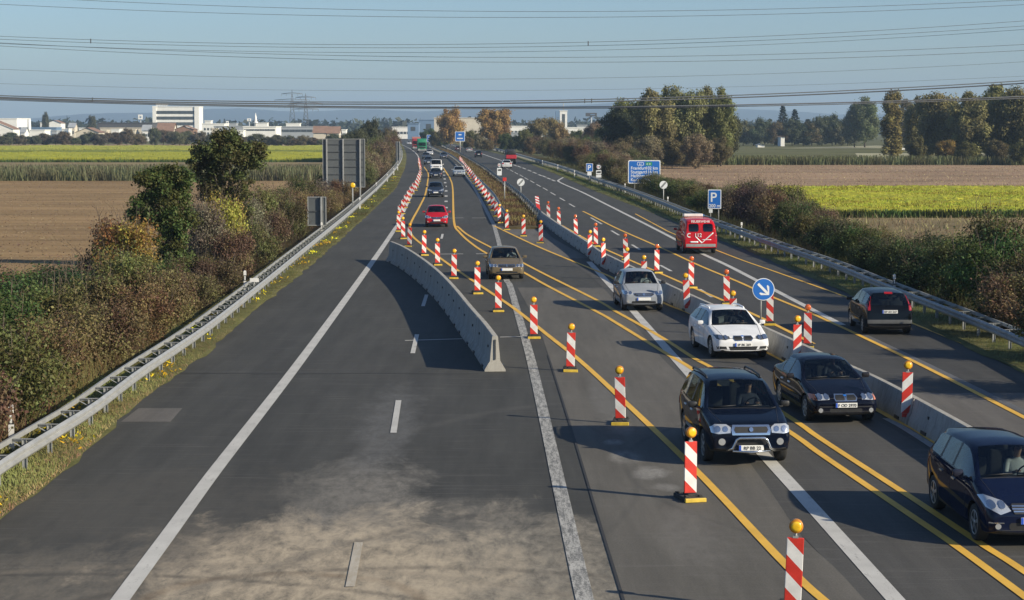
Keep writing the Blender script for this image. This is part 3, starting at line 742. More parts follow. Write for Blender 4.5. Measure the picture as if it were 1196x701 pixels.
DLL = ['white delineator post behind the near end of the left guard rail', 'white delineator post behind the left guard rail right of the autumn hedge', 'white delineator post behind the left guard rail below the small grey sign back', 'white delineator post behind the left guard rail below the large grey sign back', 'white delineator post past the large grey sign back, first of four', 'white delineator post past the large grey sign back, second of four', 'white delineator post past the large grey sign back, third of four', 'white delineator post past the large grey sign back, fourth of four',
       'white delineator post behind the right guard rail above the black hatchback', 'white delineator post behind the right guard rail right of the red van', 'white delineator post right of the round sign with diagonal bar by the right rail', 'white delineator post left of the big blue distance sign', 'white delineator post left of the small blue parking sign, nearest of three', 'white delineator post left of the small blue parking sign, second of three', 'white delineator post left of the small blue parking sign, farthest of three']
for (x, y, s), lab in zip(DL, DLL):
    o = pdl if not ud else copy_tree(pdl); ud = 1
    o.location = G(x, y); tag(o, lab, 'delineator post', 'delineator posts behind the guard rails')
# reflector plate on the left rail
r = empty('rail_reflector', G(297, 333, .75)); tag(r, 'small white reflector plate standing on the left guard rail', 'reflector')
bm = mb(); box(bm, 0, 0, .2, .36, .02, .16, bevel=.006); obj('plate', bm, M['white'], r)
bm = mb(); tube(bm, [(0, .02, -.1), (0, .02, .2)], .02, 8); obj('stem', bm, M['galv'], r)

# ------------------------------------------------------------------ traffic signs
def rounded(w, h, r, seg=5):
    out = []
    for cx, cy, a0 in ((w / 2 - r, h / 2 - r, 0), (-w / 2 + r, h / 2 - r, 90), (-w / 2 + r, -h / 2 + r, 180), (w / 2 - r, -h / 2 + r, 270)):
        for k in range(seg + 1):
            a = R(a0 + 90 * k / seg); out.append((cx + r * math.cos(a), cy + r * math.sin(a)))
    return out
def plate(name, pts, y, th, m, parent, z):
    bm = mb(); f = bm.faces.new([bm.verts.new((a, y, b + z)) for a, b in pts])
    e = bmesh.ops.extrude_face_region(bm, geom=[f]); bmesh.ops.translate(bm, vec=(0, th, 0), verts=[v for v in e['geom'] if isinstance(v, bmesh.types.BMVert)])
    bmesh.ops.recalc_face_normals(bm, faces=bm.faces[:]); return obj(name, bm, m, parent)
def circ(r, n=36): return [(r * math.cos(2 * math.pi * k / n), r * math.sin(2 * math.pi * k / n)) for k in range(n)]
TX = (math.pi / 2, 0, 0)
def pole(parent, x, y, z1, r=.04, m='galv', z0=-.35):
    bm = mb(); tube(bm, [(x, y, z0), (x, y, z1)], r, 10); return obj('pole', bm, M[m], parent)

# round blue keep-right arrow
p = G(888.6, 383); s = empty('arrow_sign', p, R(4)); tag(s, 'round blue sign with white arrow pointing down right behind the long barrier', 'traffic sign')
pole(s, 0, .04, 1.75, .03, z0=0)
zc = (AT(891.7, 338, p.y).z); ox = AT(891.7, 338, p.y).x - p.x
plate('disc', circ(.40), -.01, .02, M['sign_white'], s, zc).location.x = ox
plate('blue_field', circ(.375), -.016, .004, M['sign_blue'], s, zc).location.x = ox
bm = mb()
def P2(u, v): a = R(-45); return (u * math.cos(a) - v * math.sin(a) + ox, -.021, zc + u * math.sin(a) + v * math.cos(a))
q = .7071 * .30; e = .085
for q4 in ([(-.28, .045), (.20, .045), (.20, -.045), (-.28, -.045)], [(.29, 0), (.29 - q, q), (.29 - q - e, q), (.29 - q - e, q - .045), (.19, .04), (.19, 0)], [(.29, 0), (.19, 0), (.19, -.04), (.29 - q - e, -q + .045), (.29 - q - e, -q), (.29 - q, -q)]):
    poly(bm, [(a, b_, c + (.0 if q4[0][0] < 0 else 0)) for a, b_, c in [P2(*c) for c in q4]])
for f in bm.faces[1:]: bmesh.ops.translate(bm, vec=(0, -.001 * (1 + f.index), 0), verts=f.verts[:])
bmesh.ops.solidify(bm, geom=bm.faces[:], thickness=.002); obj('arrow', bm, M['sign_white'], s)

def board(name, x0, y0, x1, y1, Y, label, border=.06, m='sign_blue', edge='sign_white', rz=0, th=.05):
    a, b = AT(x0, y1, Y), AT(x1, y0, Y); w, h = b.x - a.x, b.z - a.z
    r = empty(name, ((a.x + b.x) / 2, Y, 0), rz); tag(r, label, 'traffic sign'); zc = (a.z + b.z) / 2
    plate('panel', rounded(w, h, min(w, h) * .06), 0, th, M[edge], r, zc)
    if border: plate('face', rounded(w - 2 * border, h - 2 * border, min(w, h) * .05), -.008, .006, M[m], r, zc)
    return r, w, h, zc
# distance sign
pb = G(741, 224); Yb = pb.y
s, w, h, zc = board('distance_sign', 733.5, 187.2, 771.5, 214.5, Yb, 'large blue distance sign listing Frankfurt and Stuttgart behind the right guard rail', .10)
for x in (-w * .30, w * .30): pole(s, x, .12, zc + h * .45, .07)
def st(txt, u, v, size, m='sign_white', align='LEFT', sx=1.0, p=None): return text_obj('lettering', txt, size, M[m], p or s, (u, -.014, zc + v), TX, align, .006, sx)
L = h * .185
for k, (a, b) in enumerate((('Frankfurt', '102 km'), ('Stuttgart', '116 km'), ('Heilbronn', '67 km'), ('Karlsruhe', '48 km'))):
    st(a, -w * .42, h * (.10 - .165 * k), L, sx=.98); st(b, w * .42, h * (.10 - .165 * k), L, align='RIGHT', sx=.95)
bm = mb()
hexo = [(-.11 * w, 0), (-.085 * w, .075 * h), (.085 * w, .075 * h), (.11 * w, 0), (.085 * w, -.075 * h), (-.085 * w, -.075 * h)]
o = plate('route_frame', [(a - .12 * w, b + .345 * h) for a, b in hexo], -.014, .005, M['sign_white'], s, zc)
o = plate('route_field', [(a * .86 - .12 * w, b * .76 + .345 * h) for a, b in hexo], -.02, .005, M['sign_blue'], s, zc)
t = st('61', -.12 * w, .295 * h, h * .12, align='CENTER'); t.location.y = -.025
plate('europe_route', [(a + .14 * w, b + .345 * h) for a, b in rounded(.20 * w, .15 * h, .02)], -.014, .005, M['sign_green'], s, zc)
t = st('E 31', .14 * w, .30 * h, h * .11, align='CENTER'); t.location.y = -.025
# parking 200 m
pb = G(831, 262); s, w, h, zc = board('parking_sign', 826.8, 221.5, 842.5, 244, pb.y, 'blue parking sign with white P and 200 m beside the red van', .06, rz=R(-6))
for x in (-w * .3, w * .3): pole(s, x, .1, zc + h * .4, .04)
st('P', -w * .34, -h * .13, h * .68); st('200 m', 0, -h * .42, h * .24, align='CENTER', sx=.95)
plate('tab', [(-.13, -.13), (.13, -.13), (.13, .13), (-.13, .13)], -.02, .02, M['sign_white'], s, zc - h / 2 - .16).location.x = -w * .28
# small parking sign far
pb = G(690, 214); s, w, h, zc = board('parking_sign', 684.5, 191, 692.5, 200.5, pb.y, 'small far blue parking sign beside the no overtaking sign on the right', .05)
pole(s, 0, .1, zc, .05); st('P', -w * .3, -h * .30, h * .85)
plate('sub_plate', rounded(w * .6, .45, .03), 0, .03, M['sign_white'], s, zc - h / 2 - .26)
# round signs
def round_sign(px, py, rpx, base, label, kind):
    b = G(*base); c = AT(px, py, b.y); r = rpx * (c - Vector((0, 0, CAM_H))).length / F_PX
    s = empty('round_sign', (c.x, b.y, 0), 0); tag(s, label, 'traffic sign'); pole(s, 0, .05, c.z + r * .6, .04)
    plate('disc', circ(r), 0, .03, M['sign_white'], s, c.z)
    if kind == 'end':
        bm = mb()
        for o_ in (-.14, 0, .14):
            box(bm, 0, 0, 0, r * 1.75, .006, r * .085)
            vs = bm.verts[-8:]; bmesh.ops.translate(bm, vec=(0, 0, o_ * r), verts=vs)
        bmesh.ops.rotate(bm, cent=(0, 0, 0), matrix=Matrix.Rotation(R(-48), 3, 'Y'), verts=bm.verts[:]); bmesh.ops.translate(bm, vec=(0, -.006, c.z), verts=bm.verts[:])
        obj('diagonal_bars', bm, M['ink'], s)
    else:
        bm = mb(); n = 36
        for k in range(n):
            a0, a1 = 2 * math.pi * k / n, 2 * math.pi * (k + 1) / n
            poly(bm, [(q * math.cos(a), -.006, c.z + q * math.sin(a)) for q, a in ((r * .97, a0), (r * .97, a1), (r * .74, a1), (r * .74, a0))])
        bmesh.ops.solidify(bm, geom=bm.faces[:], thickness=.004); obj('red_ring', bm, M['red'], s)
        bm = mb(); box(bm, -r * .28, -.006, c.z, r * .36, .006, r * .5); obj('car_mark', bm, M['red'], s)
        bm = mb(); box(bm, r * .28, -.006, c.z, r * .36, .006, r * .5); obj('car_mark', bm, M['ink'], s)
    return s, r, c
round_sign(775, 216, 4.6, (775, 242), 'round white end of restriction sign with diagonal bars beside the big blue sign', 'end')
round_sign(608.3, 213, 4.4, (608.3, 233), 'round white end of restriction sign with diagonal bars on the median', 'end')
s, r, c = round_sign(583.3, 193, 2.7, (583.3, 209), 'red ringed no overtaking sign with truck plate on the median', 'no')
pl = plate('truck_plate', rounded(r * 2.0, r * 3.2, .05), 0, .03, M['sign_white'], s, c.z - r * 2.8)
bm = mb(); box(bm, .05, -.006, c.z - r * 2.1, r * 1.1, .006, r * .7); box(bm, -r * .5, -.006, c.z - r * 2.2, r * .3, .006, r * .5); obj('truck_mark', bm, M['ink'], s)
s, r, c = round_sign(699.3, 195, 3.2, (699.3, 217), 'red ringed no overtaking sign with truck plate right of the small parking sign', 'no')
plate('truck_plate', rounded(r * 1.9, r * 1.5, .05), 0, .03, M['sign_white'], s, c.z - r * 1.95); plate('text_plate', rounded(r * 1.9, r * 1.0, .05), 0, .03, M['sign_white'], s, c.z - r * 3.35)
bm = mb(); box(bm, .05, -.006, c.z - r * 1.9, r * 1.2, .006, r * .65); box(bm, -r * .62, -.006, c.z - r * 2.0, r * .25, .006, r * .45); obj('truck_mark', bm, M['ink'], s)
# slim median post with red top
p = G(589.3, 237); s = empty('marker_post', p); tag(s, 'slim grey post with red reflector top on the brown median', 'marker post')
bm = mb(); tube(bm, [(0, 0, 0), (0, 0, 2.15)], .05, 8); obj('post', bm, M['galv'], s)
bm = mb(); box(bm, 0, -.03, 2.2, .34, .05, .34, bevel=.01); obj('reflector', bm, M['red'], s)
# far blue signs
for (x0, y0, x1, y1, bx, by, lab) in ((531.5, 153.8, 543, 165.2, 538.5, 178.5, 'far blue direction sign on the median left of the orange trees'), (498.5, 157.5, 503.5, 166, 501, 170.5, 'tiny far blue sign right of the green truck')):
    pb = G(bx, by); s, w, h, zc = board('direction_sign', x0, y0, x1, y1, pb.y, lab, .12); pole(s, 0, .12, zc, .14)
    bm = mb(); box(bm, 0, -.014, zc + h * .18, w * .3, .006, h * .12); box(bm, 0, -.014, zc - h * .2, w * .6, .006, h * .1); obj('legend', bm, M['sign_white'], s)
# sign backs on the left
def sign_back(x0, y0, x1, y1, base, label, poles, ribs, name='road_sign'):
    Y = G(*base).y; a, b = AT(x0, y1, Y), AT(x1, y0, Y); w, h = b.x - a.x, b.z - a.z; zc = (a.z + b.z) / 2
    s = empty(name, ((a.x + b.x) / 2, Y, 0)); tag(s, label, 'road sign')
    plate('panel', rounded(w, h, .05), 0, .06, M['sign_back'], s, zc)
    bm = mb()
    for x in (-w / 2 + .03, w / 2 - .03): box(bm, x, -.02, zc, .05, .05, h)
    for z in (zc - h / 2 + .03, zc + h / 2 - .03): box(bm, 0, -.024, z, w - .12, .045, .05)
    obj('edge_frame', bm, M['galv'], s)
    bm = mb()
    for k in range(ribs): box(bm, 0, -.04, zc - h / 2 + h * (k + .75) / (ribs + .5), w - .14, .05, .05)
    obj('rib', bm, M['dark_steel'], s)
    for f in poles:
        bm = mb(); box(bm, (f - .5) * w, -.12, (zc + h / 2 + .0 - .5) / 2, .12, .12, zc + h / 2 + .5, bevel=.015); obj('post', bm, M['galv'], s)
sign_back(377, 162.2, 426.2, 219, (402, 240), 'large grey back of a road sign on three posts behind the left guard rail', (.10, .485, .885), 6)
sign_back(359.3, 229.8, 381, 263.8, (376, 277), 'small grey back of a road sign on one post behind the left guard rail', (.74,), 1)
sign_back(462.2, 165.5, 467.5, 189, (466, 192), 'narrow far grey sign back left of the distant traffic', (.3, .8), 2)
p = G(412, 250); s = empty('warning_lamp', p); tag(s, 'yellow warning lamp on a slim post right of the large sign back', 'warning lamp')
zt = AT(412, 216.5, p.y).z
bm = mb(); tube(bm, [(0, 0, 0), (0, 0, zt)], .05, 8); obj('post', bm, M['galv_old'], s)
bm = mb(); lathe(bm, [(.1, -.06), (.2, -.05), (.22, 0), (.2, .06), (.1, .08)], 'Y', 18, (0, 0, zt)); obj('lamp', bm, M['amber'], s)
# ------------------------------------------------------------------ vegetation
def quads_mesh(name, V, tint, clump, mat):
    n = len(V) // 4
    me = bpy.data.meshes.new(name); me.vertices.add(4 * n); me.vertices.foreach_set('co', V.astype(np.float32).ravel())
    me.loops.add(4 * n); me.loops.foreach_set('vertex_index', np.arange(4 * n, dtype=np.int32))
    me.polygons.add(n); me.polygons.foreach_set('loop_start', np.arange(0, 4 * n, 4, dtype=np.int32))
    a = me.attributes.new('tint', 'FLOAT', 'FACE'); a.data.foreach_set('value', tint.astype(np.float32))
    a = me.attributes.new('clump', 'FLOAT', 'FACE'); a.data.foreach_set('value', clump.astype(np.float32))
    me.update(calc_edges=True); me.materials.append(mat); return me
def leaf_mesh(name, clumps, n, size, seed, mat=None, out=.6, shell=.45, droop=0.0):
    rg = np.random.default_rng(seed)
    c = np.array([k[0] for k in clumps]); r = np.array([k[1] for k in clumps]); 
    w = (r.mean(1) ** 2); w /= w.sum(); idx = rg.choice(len(c), n, p=w)
    d = rg.normal(size=(n, 3)); d /= np.linalg.norm(d, axis=1)[:, None]
    rad = rg.random(n) ** shell
    p = c[idx] + d * r[idx] * rad[:, None] * (1 + .18 * rg.normal(size=(n, 1)))
    nr = d * out + rg.normal(size=(n, 3)) * (1 - out) + np.array([0, 0, .25]); nr /= np.linalg.norm(nr, axis=1)[:, None]
    a = np.cross(nr, rg.normal(size=(n, 3))); a /= np.linalg.norm(a, axis=1)[:, None]; b = np.cross(nr, a)
    s = size * rg.uniform(.4, 1.6, n)[:, None]
    V = np.stack([p - a * s * .5, p - b * s * .30 + nr * s * .06, p + a * s * .5, p + b * s * .30 + nr * s * .06], 1).reshape(-1, 3)
    ct = rg.random(len(c)); cl = np.clip(ct[idx] + .18 * rg.normal(size=n), 0, 1)
    keep = np.repeat(p[:, 2] > .0, 4)
    return quads_mesh(name, V[keep], rg.random(n)[p[:, 2] > 0], cl[p[:, 2] > 0], mat or M['leaf'])
def limbs(name, h0, clumps, r0, seed, n=9, mat='bark'):
    rnd = random.Random(seed); bm = mb()
    top = Vector((rnd.uniform(-.1, .1), rnd.uniform(-.1, .1), h0))
    tube(bm, [(0, 0, -.3), (0.02, 0, h0 * .5), top], [r0, r0 * .8, r0 * .62], 9)
    for c, r in rnd.sample(clumps, min(n, len(clumps))):
        e = Vector(c); m = top.lerp(e, .5) + Vector((rnd.uniform(-.2, .2), rnd.uniform(-.2, .2), .12 * (e - top).length))
        tube(bm, [top - Vector((0, 0, rnd.uniform(0, h0 * .3))), m, e], [r0 * .45, r0 * .26, r0 * .08], 6)
    me = bpy.data.meshes.new(name); bm.to_mesh(me); bm.free(); me.materials.append(M[mat]); return me
def stems(name, clumps, seed, n=30, h=2.4, r=.016):
    rnd = random.Random(seed); bm = mb()
    for k in range(n):
        c, rr = rnd.choice(clumps); e = Vector(c) * rnd.uniform(.95, 1.4) + Vector((rnd.uniform(-.3, .3), rnd.uniform(-.3, .3), rnd.uniform(0, .35)))
        b = Vector((e.x * .25, e.y * .25, -.1)); m = b.lerp(e, .55) + Vector((rnd.uniform(-.12, .12), rnd.uniform(-.12, .12), 0))
        tube(bm, [b, m, e], [r, r * .7, r * .3], 4)
        for q in range(3):
            s = m.lerp(e, rnd.random()); tube(bm, [s, s + Vector((rnd.uniform(-.35, .35), rnd.uniform(-.35, .35), rnd.uniform(.1, .45)))], [r * .45, r * .2], 3)
    me = bpy.data.meshes.new(name); bm.to_mesh(me); bm.free(); me.materials.append(M['twig']); return me
def ell(rx, ry, z0, z1, n, rc, seed, top=1.0, core=.72):
    """clump centres in an uneven ellipsoid between z0 and z1"""
    rnd = random.Random(seed); out = []; zc, rz = (z0 + z1) / 2, (z1 - z0) / 2
    for k in range(n):
        th = rnd.uniform(0, 2 * math.pi); u = rnd.uniform(-1, 1); q = math.sqrt(1 - u * u); s = core * rnd.uniform(.55, 1.12)
        r = rc * rnd.uniform(.65, 1.35)
        out.append(((rx * q * math.cos(th) * s, ry * q * math.sin(th) * s, zc + rz * u * s), (r, r, r * rnd.uniform(.75, 1.1))))
    return out
# shrub prototypes ~3 m wide, ~2.6 m high
SHR = []
for k, (cl, n, size, out, st_n) in enumerate((
        (ell(1.45, 1.45, .0, 2.6, 34, .52, 1), 8000, .11, .5, 26),
        (ell(1.5, 1.4, .0, 2.3, 46, .40, 2), 7500, .10, .4, 40),
        (ell(1.3, 1.3, .1, 2.9, 30, .45, 3), 6000, .12, .45, 60),
        (ell(1.6, 1.5, .0, 2.0, 40, .45, 4), 8500, .095, .45, 30))):
    SHR.append((leaf_mesh('foliage', cl, int(n * 2.1), size * .70, 10 + k, out=out, shell=.5), stems('stem', cl, 40 + k, st_n), 3.0, (2.75, 2.5, 3.1, 2.2)[k]))
def plantthing(name, proto, p, w, h, col, rz, label, cat, group=None, kids=('foliage', 'stem'), dz=1.0):
    r = empty(name, p, rz); r.scale = (w / proto[2], w / proto[2] * dz, h / proto[3])
    f = mesh_obj(kids[0], proto[0], r); f.color = (*col, 1)
    mesh_obj(kids[1], proto[1], r)
    tag(r, label, cat, group); return r
GREEN, OLIVE, BROWN, RUST, YELL, DARK, GREY = (.060, .085, .024), (.105, .105, .036), (.135, .098, .050), (.130, .095, .046), (.27, .215, .05), (.035, .050, .018), (.13, .12, .085)
PURP = (.115, .075, .058); ORNG = (.27, .16, .05); TAN = (.20, .16, .10)
def jit(c, rnd, a=.18): 
    k = 1 + rnd.uniform(-a, a); return tuple(max(0, x * k * (1 + rnd.uniform(-.08, .08))) for x in c)
rnd = random.Random(77)
# -- left hedge: (px, py of its foot, width m, height m, colour, proto)
LH = [(-60, 560, 3.4, 3.3, BROWN, 1), (10, 505, 3.0, 3.0, OLIVE, 0), (-70, 500, 3.6, 3.6, RUST, 1), (60, 462, 3.2, 2.5, RUST, 3), (0, 455, 3.4, 3.2, GREEN, 0), (-60, 450, 3.4, 3.4, BROWN, 1), (112, 430, 3.0, 2.4, BROWN, 3), (58, 425, 3.2, 2.9, OLIVE, 1), (10, 418, 3.2, 3.0, GREEN, 0), (-40, 415, 3.4, 3.0, BROWN, 2),
      (158, 402, 2.9, 2.3, RUST, 3), (112, 400, 3.2, 2.8, OLIVE, 1), (72, 396, 3.3, 3.0, DARK, 0), (30, 392, 3.2, 2.6, GREEN, 2), (192, 380, 2.7, 2.5, BROWN, 3), (148, 377, 3.1, 3.2, OLIVE, 0), (108, 374, 3.0, 2.6, PURP, 1), (70, 372, 2.8, 2.4, PURP, 1), (4, 372, 2.6, 2.2, BROWN, 1),
      (222, 364, 2.5, 1.9, BROWN, 1), (178, 362, 3.0, 2.3, GREEN, 0), (150, 356, 3.2, 3.9, YELL, 2), (128, 350, 3.0, 3.8, BROWN, 2), (250, 347, 2.6, 2.0, RUST, 1), (226, 346, 2.8, 2.0, OLIVE, 2), (200, 352, 2.6, 1.5, RUST, 3), (272, 330, 2.5, 3.0, BROWN, 1), (262, 322, 2.6, 4.4, YELL, 2), (240, 326, 2.5, 4.2, GREY, 2), (295, 316, 2.5, 3.0, OLIVE, 1), (288, 308, 2.8, 4.0, GREY, 2),
      (318, 300, 2.6, 3.2, BROWN, 1), (305, 294, 3.0, 4.2, OLIVE, 2), (340, 285, 2.6, 3.2, OLIVE, 1), (322, 282, 3.0, 3.8, BROWN, 1), (352, 272, 2.8, 3.4, BROWN, 0), (335, 268, 3.2, 3.6, OLIVE, 1), (368, 262, 2.8, 3.0, RUST, 1), (352, 258, 3.2, 3.8, OLIVE, 2), (384, 253, 2.6, 2.6, BROWN, 3), (370, 250, 3.2, 3.4, GREY, 1), (396, 243, 2.8, 3.0, RUST, 1), (384, 240, 3.4, 3.6, OLIVE, 0), (410, 232, 3.2, 3.6, BROWN, 1), (424, 222, 3.4, 4.2, OLIVE, 1), (416, 215, 4, 4.6, BROWN, 2), (434, 213, 3.6, 4.6, TAN, 1), (428, 206, 4.4, 5.4, OLIVE, 1), (444, 204, 4.0, 5.2, TAN, 2), (447, 196, 4.6, 5.6, BROWN, 1), (440, 192, 5.0, 6.0, OLIVE, 0), (454, 188, 5.0, 6.4, BROWN, 1), (457, 181, 5.6, 6.8, OLIVE, 1), (459, 176, 6, 7, BROWN, 2)]
CN = {GREEN: 'green', OLIVE: 'olive', BROWN: 'brown', RUST: 'rust brown', YELL: 'yellow leaved', DARK: 'dark green', GREY: 'greyish', PURP: 'purplish brown', ORNG: 'orange', TAN: 'tan'}
for i, (x, y, w, h, c, k) in enumerate(LH):
    p = G(x, y, -.1); p.z = -.2
    plantthing('shrub', SHR[k], p, w * 1.12, h, jit(tuple(q * 1.22 for q in c), rnd), rnd.uniform(0, 6), '%s shrub, %s from the near end of the left roadside hedge' % (CN[c], ordn(i)), 'shrub', 'shrubs of the left roadside hedge')
# -- two dense green trees in the left hedge
def near_tree(px, py, lobes, label, col, seed, trunk_h, name='hedge_tree', n=15000, leaf=.15, part_cols=None):
    p = G(px, py, -.2); r = empty(name, p); tag(r, label, 'tree')
    cl = []; rn = random.Random(seed)
    for (ox, oz, rx, rz, m) in lobes:
        for q in range(m):
            th = rn.uniform(0, 6.28); u = rn.uniform(-1, 1); s = rn.uniform(.45, 1.0); qq = math.sqrt(1 - u * u); cr = rn.uniform(.22, .5)
            cl.append(((ox + rx * qq * math.cos(th) * s, rx * .85 * qq * math.sin(th) * s, oz + rz * u * s), (cr, cr, cr * .85)))
    f = mesh_obj('crown', leaf_mesh('crown', cl, n, leaf, seed, out=.5, shell=.45), r); f.color = (*col, 1)
    mesh_obj('trunk', limbs('trunk', trunk_h, cl, .13, seed, 16), r)
near_tree(196, 338, [(-.2, 4.6, 1.35, 1.0, 44), (-.95, 3.6, .8, .8, 18), (.35, 3.4, .9, 1.0, 26), (.3, 2.2, .85, 1.0, 30), (.2, 1.1, .8, .8, 18), (.7, 5.0, .6, .7, 12)], 'dense dark green tree, lower and left of the two in the left hedge', (.085, .108, .030), 5, 2.0, leaf=.125, n=26000)
near_tree(262, 312, [(.1, 5.9, 1.35, 1.0, 44), (-1.15, 5.6, .85, 1.0, 26), (1.45, 5.9, .8, .75, 24), (-.7, 4.2, .7, .8, 16), (.5, 4.4, 1.0, 1.0, 26), (.9, 3.2, .7, .9, 14), (.3, 6.75, .75, .5, 14)], 'taller green tree turning brown, right of the two in the left hedge', (.095, .098, .032), 6, 2.6, leaf=.13, n=26000)
# -- right hedge along the guard rail
RH = [(1330, 470, 4, 3.6, DARK, 0), (1240, 425, 3.6, 3.0, OLIVE, 1), (1190, 398, 3.2, 2.7, BROWN, 2), (1215, 385, 3.6, 3.5, OLIVE, 0), (1160, 378, 3.4, 3.9, GREEN, 0), (1120, 362, 3.2, 3.4, GREEN, 0), (1165, 360, 3.6, 4.3, OLIVE, 2), (1086, 348, 3.2, 2.7, DARK, 3), (1125, 345, 3.4, 3.0, OLIVE, 0), (1055, 336, 3.2, 2.6, GREEN, 1), (1085, 330, 3.4, 2.7, DARK, 0), (1026, 325, 3.2, 2.3, DARK, 3), (1050, 320, 3.2, 2.2, OLIVE, 1), (998, 313, 3.2, 2.6, GREEN, 1), (1016, 306, 3.2, 2.2, OLIVE, 3), (972, 304, 3.2, 2.6, DARK, 0), (990, 297, 3.2, 2.4, OLIVE, 1), (948, 294, 3.2, 2.7, OLIVE, 1), (962, 288, 3.2, 2.6, BROWN, 2), (924, 285, 3.2, 3.2, GREEN, 1), (940, 278, 3.4, 3.0, OLIVE, 1), (902, 277, 3.2, 3.6, BROWN, 1), (918, 270, 3.4, 3.6, OLIVE, 2), (882, 269, 3.2, 3.6, PURP, 2), (896, 263, 3.4, 3.5, BROWN, 1), (862, 262, 3.2, 3.4, PURP, 1), (876, 256, 3.6, 3.5, OLIVE, 2), (845, 255, 3.2, 2.4, BROWN, 1), (858, 250, 3.4, 2.8, OLIVE, 0), (826, 249, 3.2, 2.4, GREEN, 1), (842, 245, 3.4, 2.4, OLIVE, 1), (806, 242, 3.4, 2.5, OLIVE, 1), (822, 238, 3.4, 2.3, BROWN, 1), (790, 236, 3.4, 2.5, OLIVE, 0), (802, 231, 3.4, 2.2, GREEN, 3), (772, 229.5, 3.6, 2.4, GREEN, 1), (762, 226.5, 3.4, 2.7, OLIVE, 0), (786, 226, 3.6, 2.1, BROWN, 1), (726, 219, 4, 3.0, BROWN, 1), (717, 213, 4.2, 3.8, OLIVE, 1), (740, 214, 4.2, 3.0, RUST, 1), (711, 207, 4.4, 4.2, BROWN, 1), (700, 203, 4.4, 4.0, OLIVE, 0), (725, 205, 4.6, 4.0, TAN, 1), (688, 200, 4.6, 3.4, RUST, 1), (680, 195, 4.8, 4.6, BROWN, 1), (696, 194, 5, 5.2, TAN, 2), (668, 191, 5, 4.2, OLIVE, 1), (660, 187.5, 5.2, 4.6, RUST, 1), (680, 187, 5.4, 5.4, BROWN, 1), (648, 184, 5.4, 4.8, BROWN, 1), (665, 182, 6, 5.4, TAN, 1), (637, 181, 5.4, 4.8, OLIVE, 0), (628, 178.5, 5.8, 5.4, BROWN, 1), (646, 177.5, 6.4, 5.4, GREY, 1), (708, 193, 5.4, 5.4, RUST, 1), (722, 196, 5, 5, BROWN, 0), (738, 200, 4.6, 4.4, OLIVE, 1), (752, 203, 4, 3, GREEN, 1), (690, 185, 6, 5.6, GREEN, 0), (674, 178.5, 7, 5.6, GREEN, 0)]
for i, (x, y, w, h, c, k) in enumerate(RH):
    p = G(x, y, -.1); p.z = -.2
    plantthing('shrub', SHR[k], p, w * 1.12, h, jit(tuple(q * 1.22 for q in c), rnd), rnd.uniform(0, 6), '%s shrub, %s from the near end of the right roadside hedge' % (CN[c], ordn(i)), 'shrub', 'shrubs of the right roadside hedge')

# -- tree prototypes (unit sizes in metres)
def treeproto(rx, z0, h, n, rc, leaves, size, seed, trunk_h, r0, core=.8, droop=0):
    cl = ell(rx, rx, z0, h, n, rc, seed, core=core)
    return (leaf_mesh('crown', cl, leaves, size, seed, M['leaf_calm'], out=.66, shell=.42), limbs('trunk', trunk_h, cl, r0, seed, 14), rx * 2.1, h * 1.02)
T_BROAD = [treeproto(4.6, 1.0, 14, 64, 1.45, 26000, .42, 101 + k, 4.0, .28, .86) for k in range(3)]
T_ROUND = [treeproto(5.4, .4, 10, 56, 1.4, 20000, .40, 111 + k, 2.4, .25, .84) for k in range(2)]
cl = [((random.Random(200 + k).uniform(-1, 1) * 1.0 * math.sin(math.pi * min(1, (k + 6) / 66) ** .8) , random.Random(300 + k).uniform(-1, 1) * 1.1, 1.2 + 12.6 * k / 60), (.75, .75, 1.3)) for k in range(60)]
T_POP = (leaf_mesh('crown', cl, 14000, .34, 120, M['leaf_calm'], out=.66), limbs('trunk', 3, cl, .2, 120, 14), 4.2, 14.8)
cl = []
for k in range(60):
    z = 1.0 + 12.5 * k / 60; rr = 2.6 * (1 - k / 62); th = k * 2.4; cl.append(((rr * .75 * math.cos(th), rr * .75 * math.sin(th), z), (max(.35, rr * .45), max(.35, rr * .45), .45)))
T_CON = (leaf_mesh('crown', cl, 4500, .4, 130, out=.4), limbs('trunk', 10, cl, .18, 130, 4), 5.4, 14)
def tree(px, base, top, wpx, col, proto, label, name='tree', group=None, xoff=0, dz=1.0):
    p = G(px, base, -.3); s = F_PX / (p - Vector((0, 0, CAM_H))).length
    return plantthing(name, proto, p, wpx / s, (base - top) / s, col, rnd.uniform(0, 6), label, 'tree', group, ('crown', 'trunk'), dz)
WIL = (.185, .19, .070); WIL2 = (.225, .215, .085)
for i, (x, b, t, w, c) in enumerate([(722, 194, 122, 40, (.055, .072, .035)), (740, 193, 108, 46, WIL), (762, 195, 103, 46, WIL2), (783, 192, 99, 44, WIL), (803, 194, 97, 40, WIL2), (822, 193, 100, 36, WIL), (842, 194, 101, 34, WIL), (850, 192, 128, 26, (.085, .085, .04)), (775, 188, 110, 46, WIL), (815, 188, 112, 46, WIL)]):
    tree(x, b, t, w * 1.12, jit(c, rnd, .1), T_BROAD[i % 3], 'tall willow like tree in the large grove right of centre, %s from its left' % ordn(i).replace('nearest', 'first'), 'willow_tree', 'grove of willow like trees', dz=1.0)
for i, (x, b, t, w, c) in enumerate([(728, 196, 160, 40, BROWN), (756, 197, 158, 40, TAN), (785, 196, 162, 40, BROWN), (812, 197, 156, 40, TAN), (838, 195, 160, 36, BROWN)]):
    tree(x, b, t, w, jit(c, rnd, .1), T_ROUND[i % 2], 'low brown bush at the foot of the large grove, %s from its left' % ordn(i).replace('nearest', 'first'), 'bush', 'bushes at the foot of the grove')
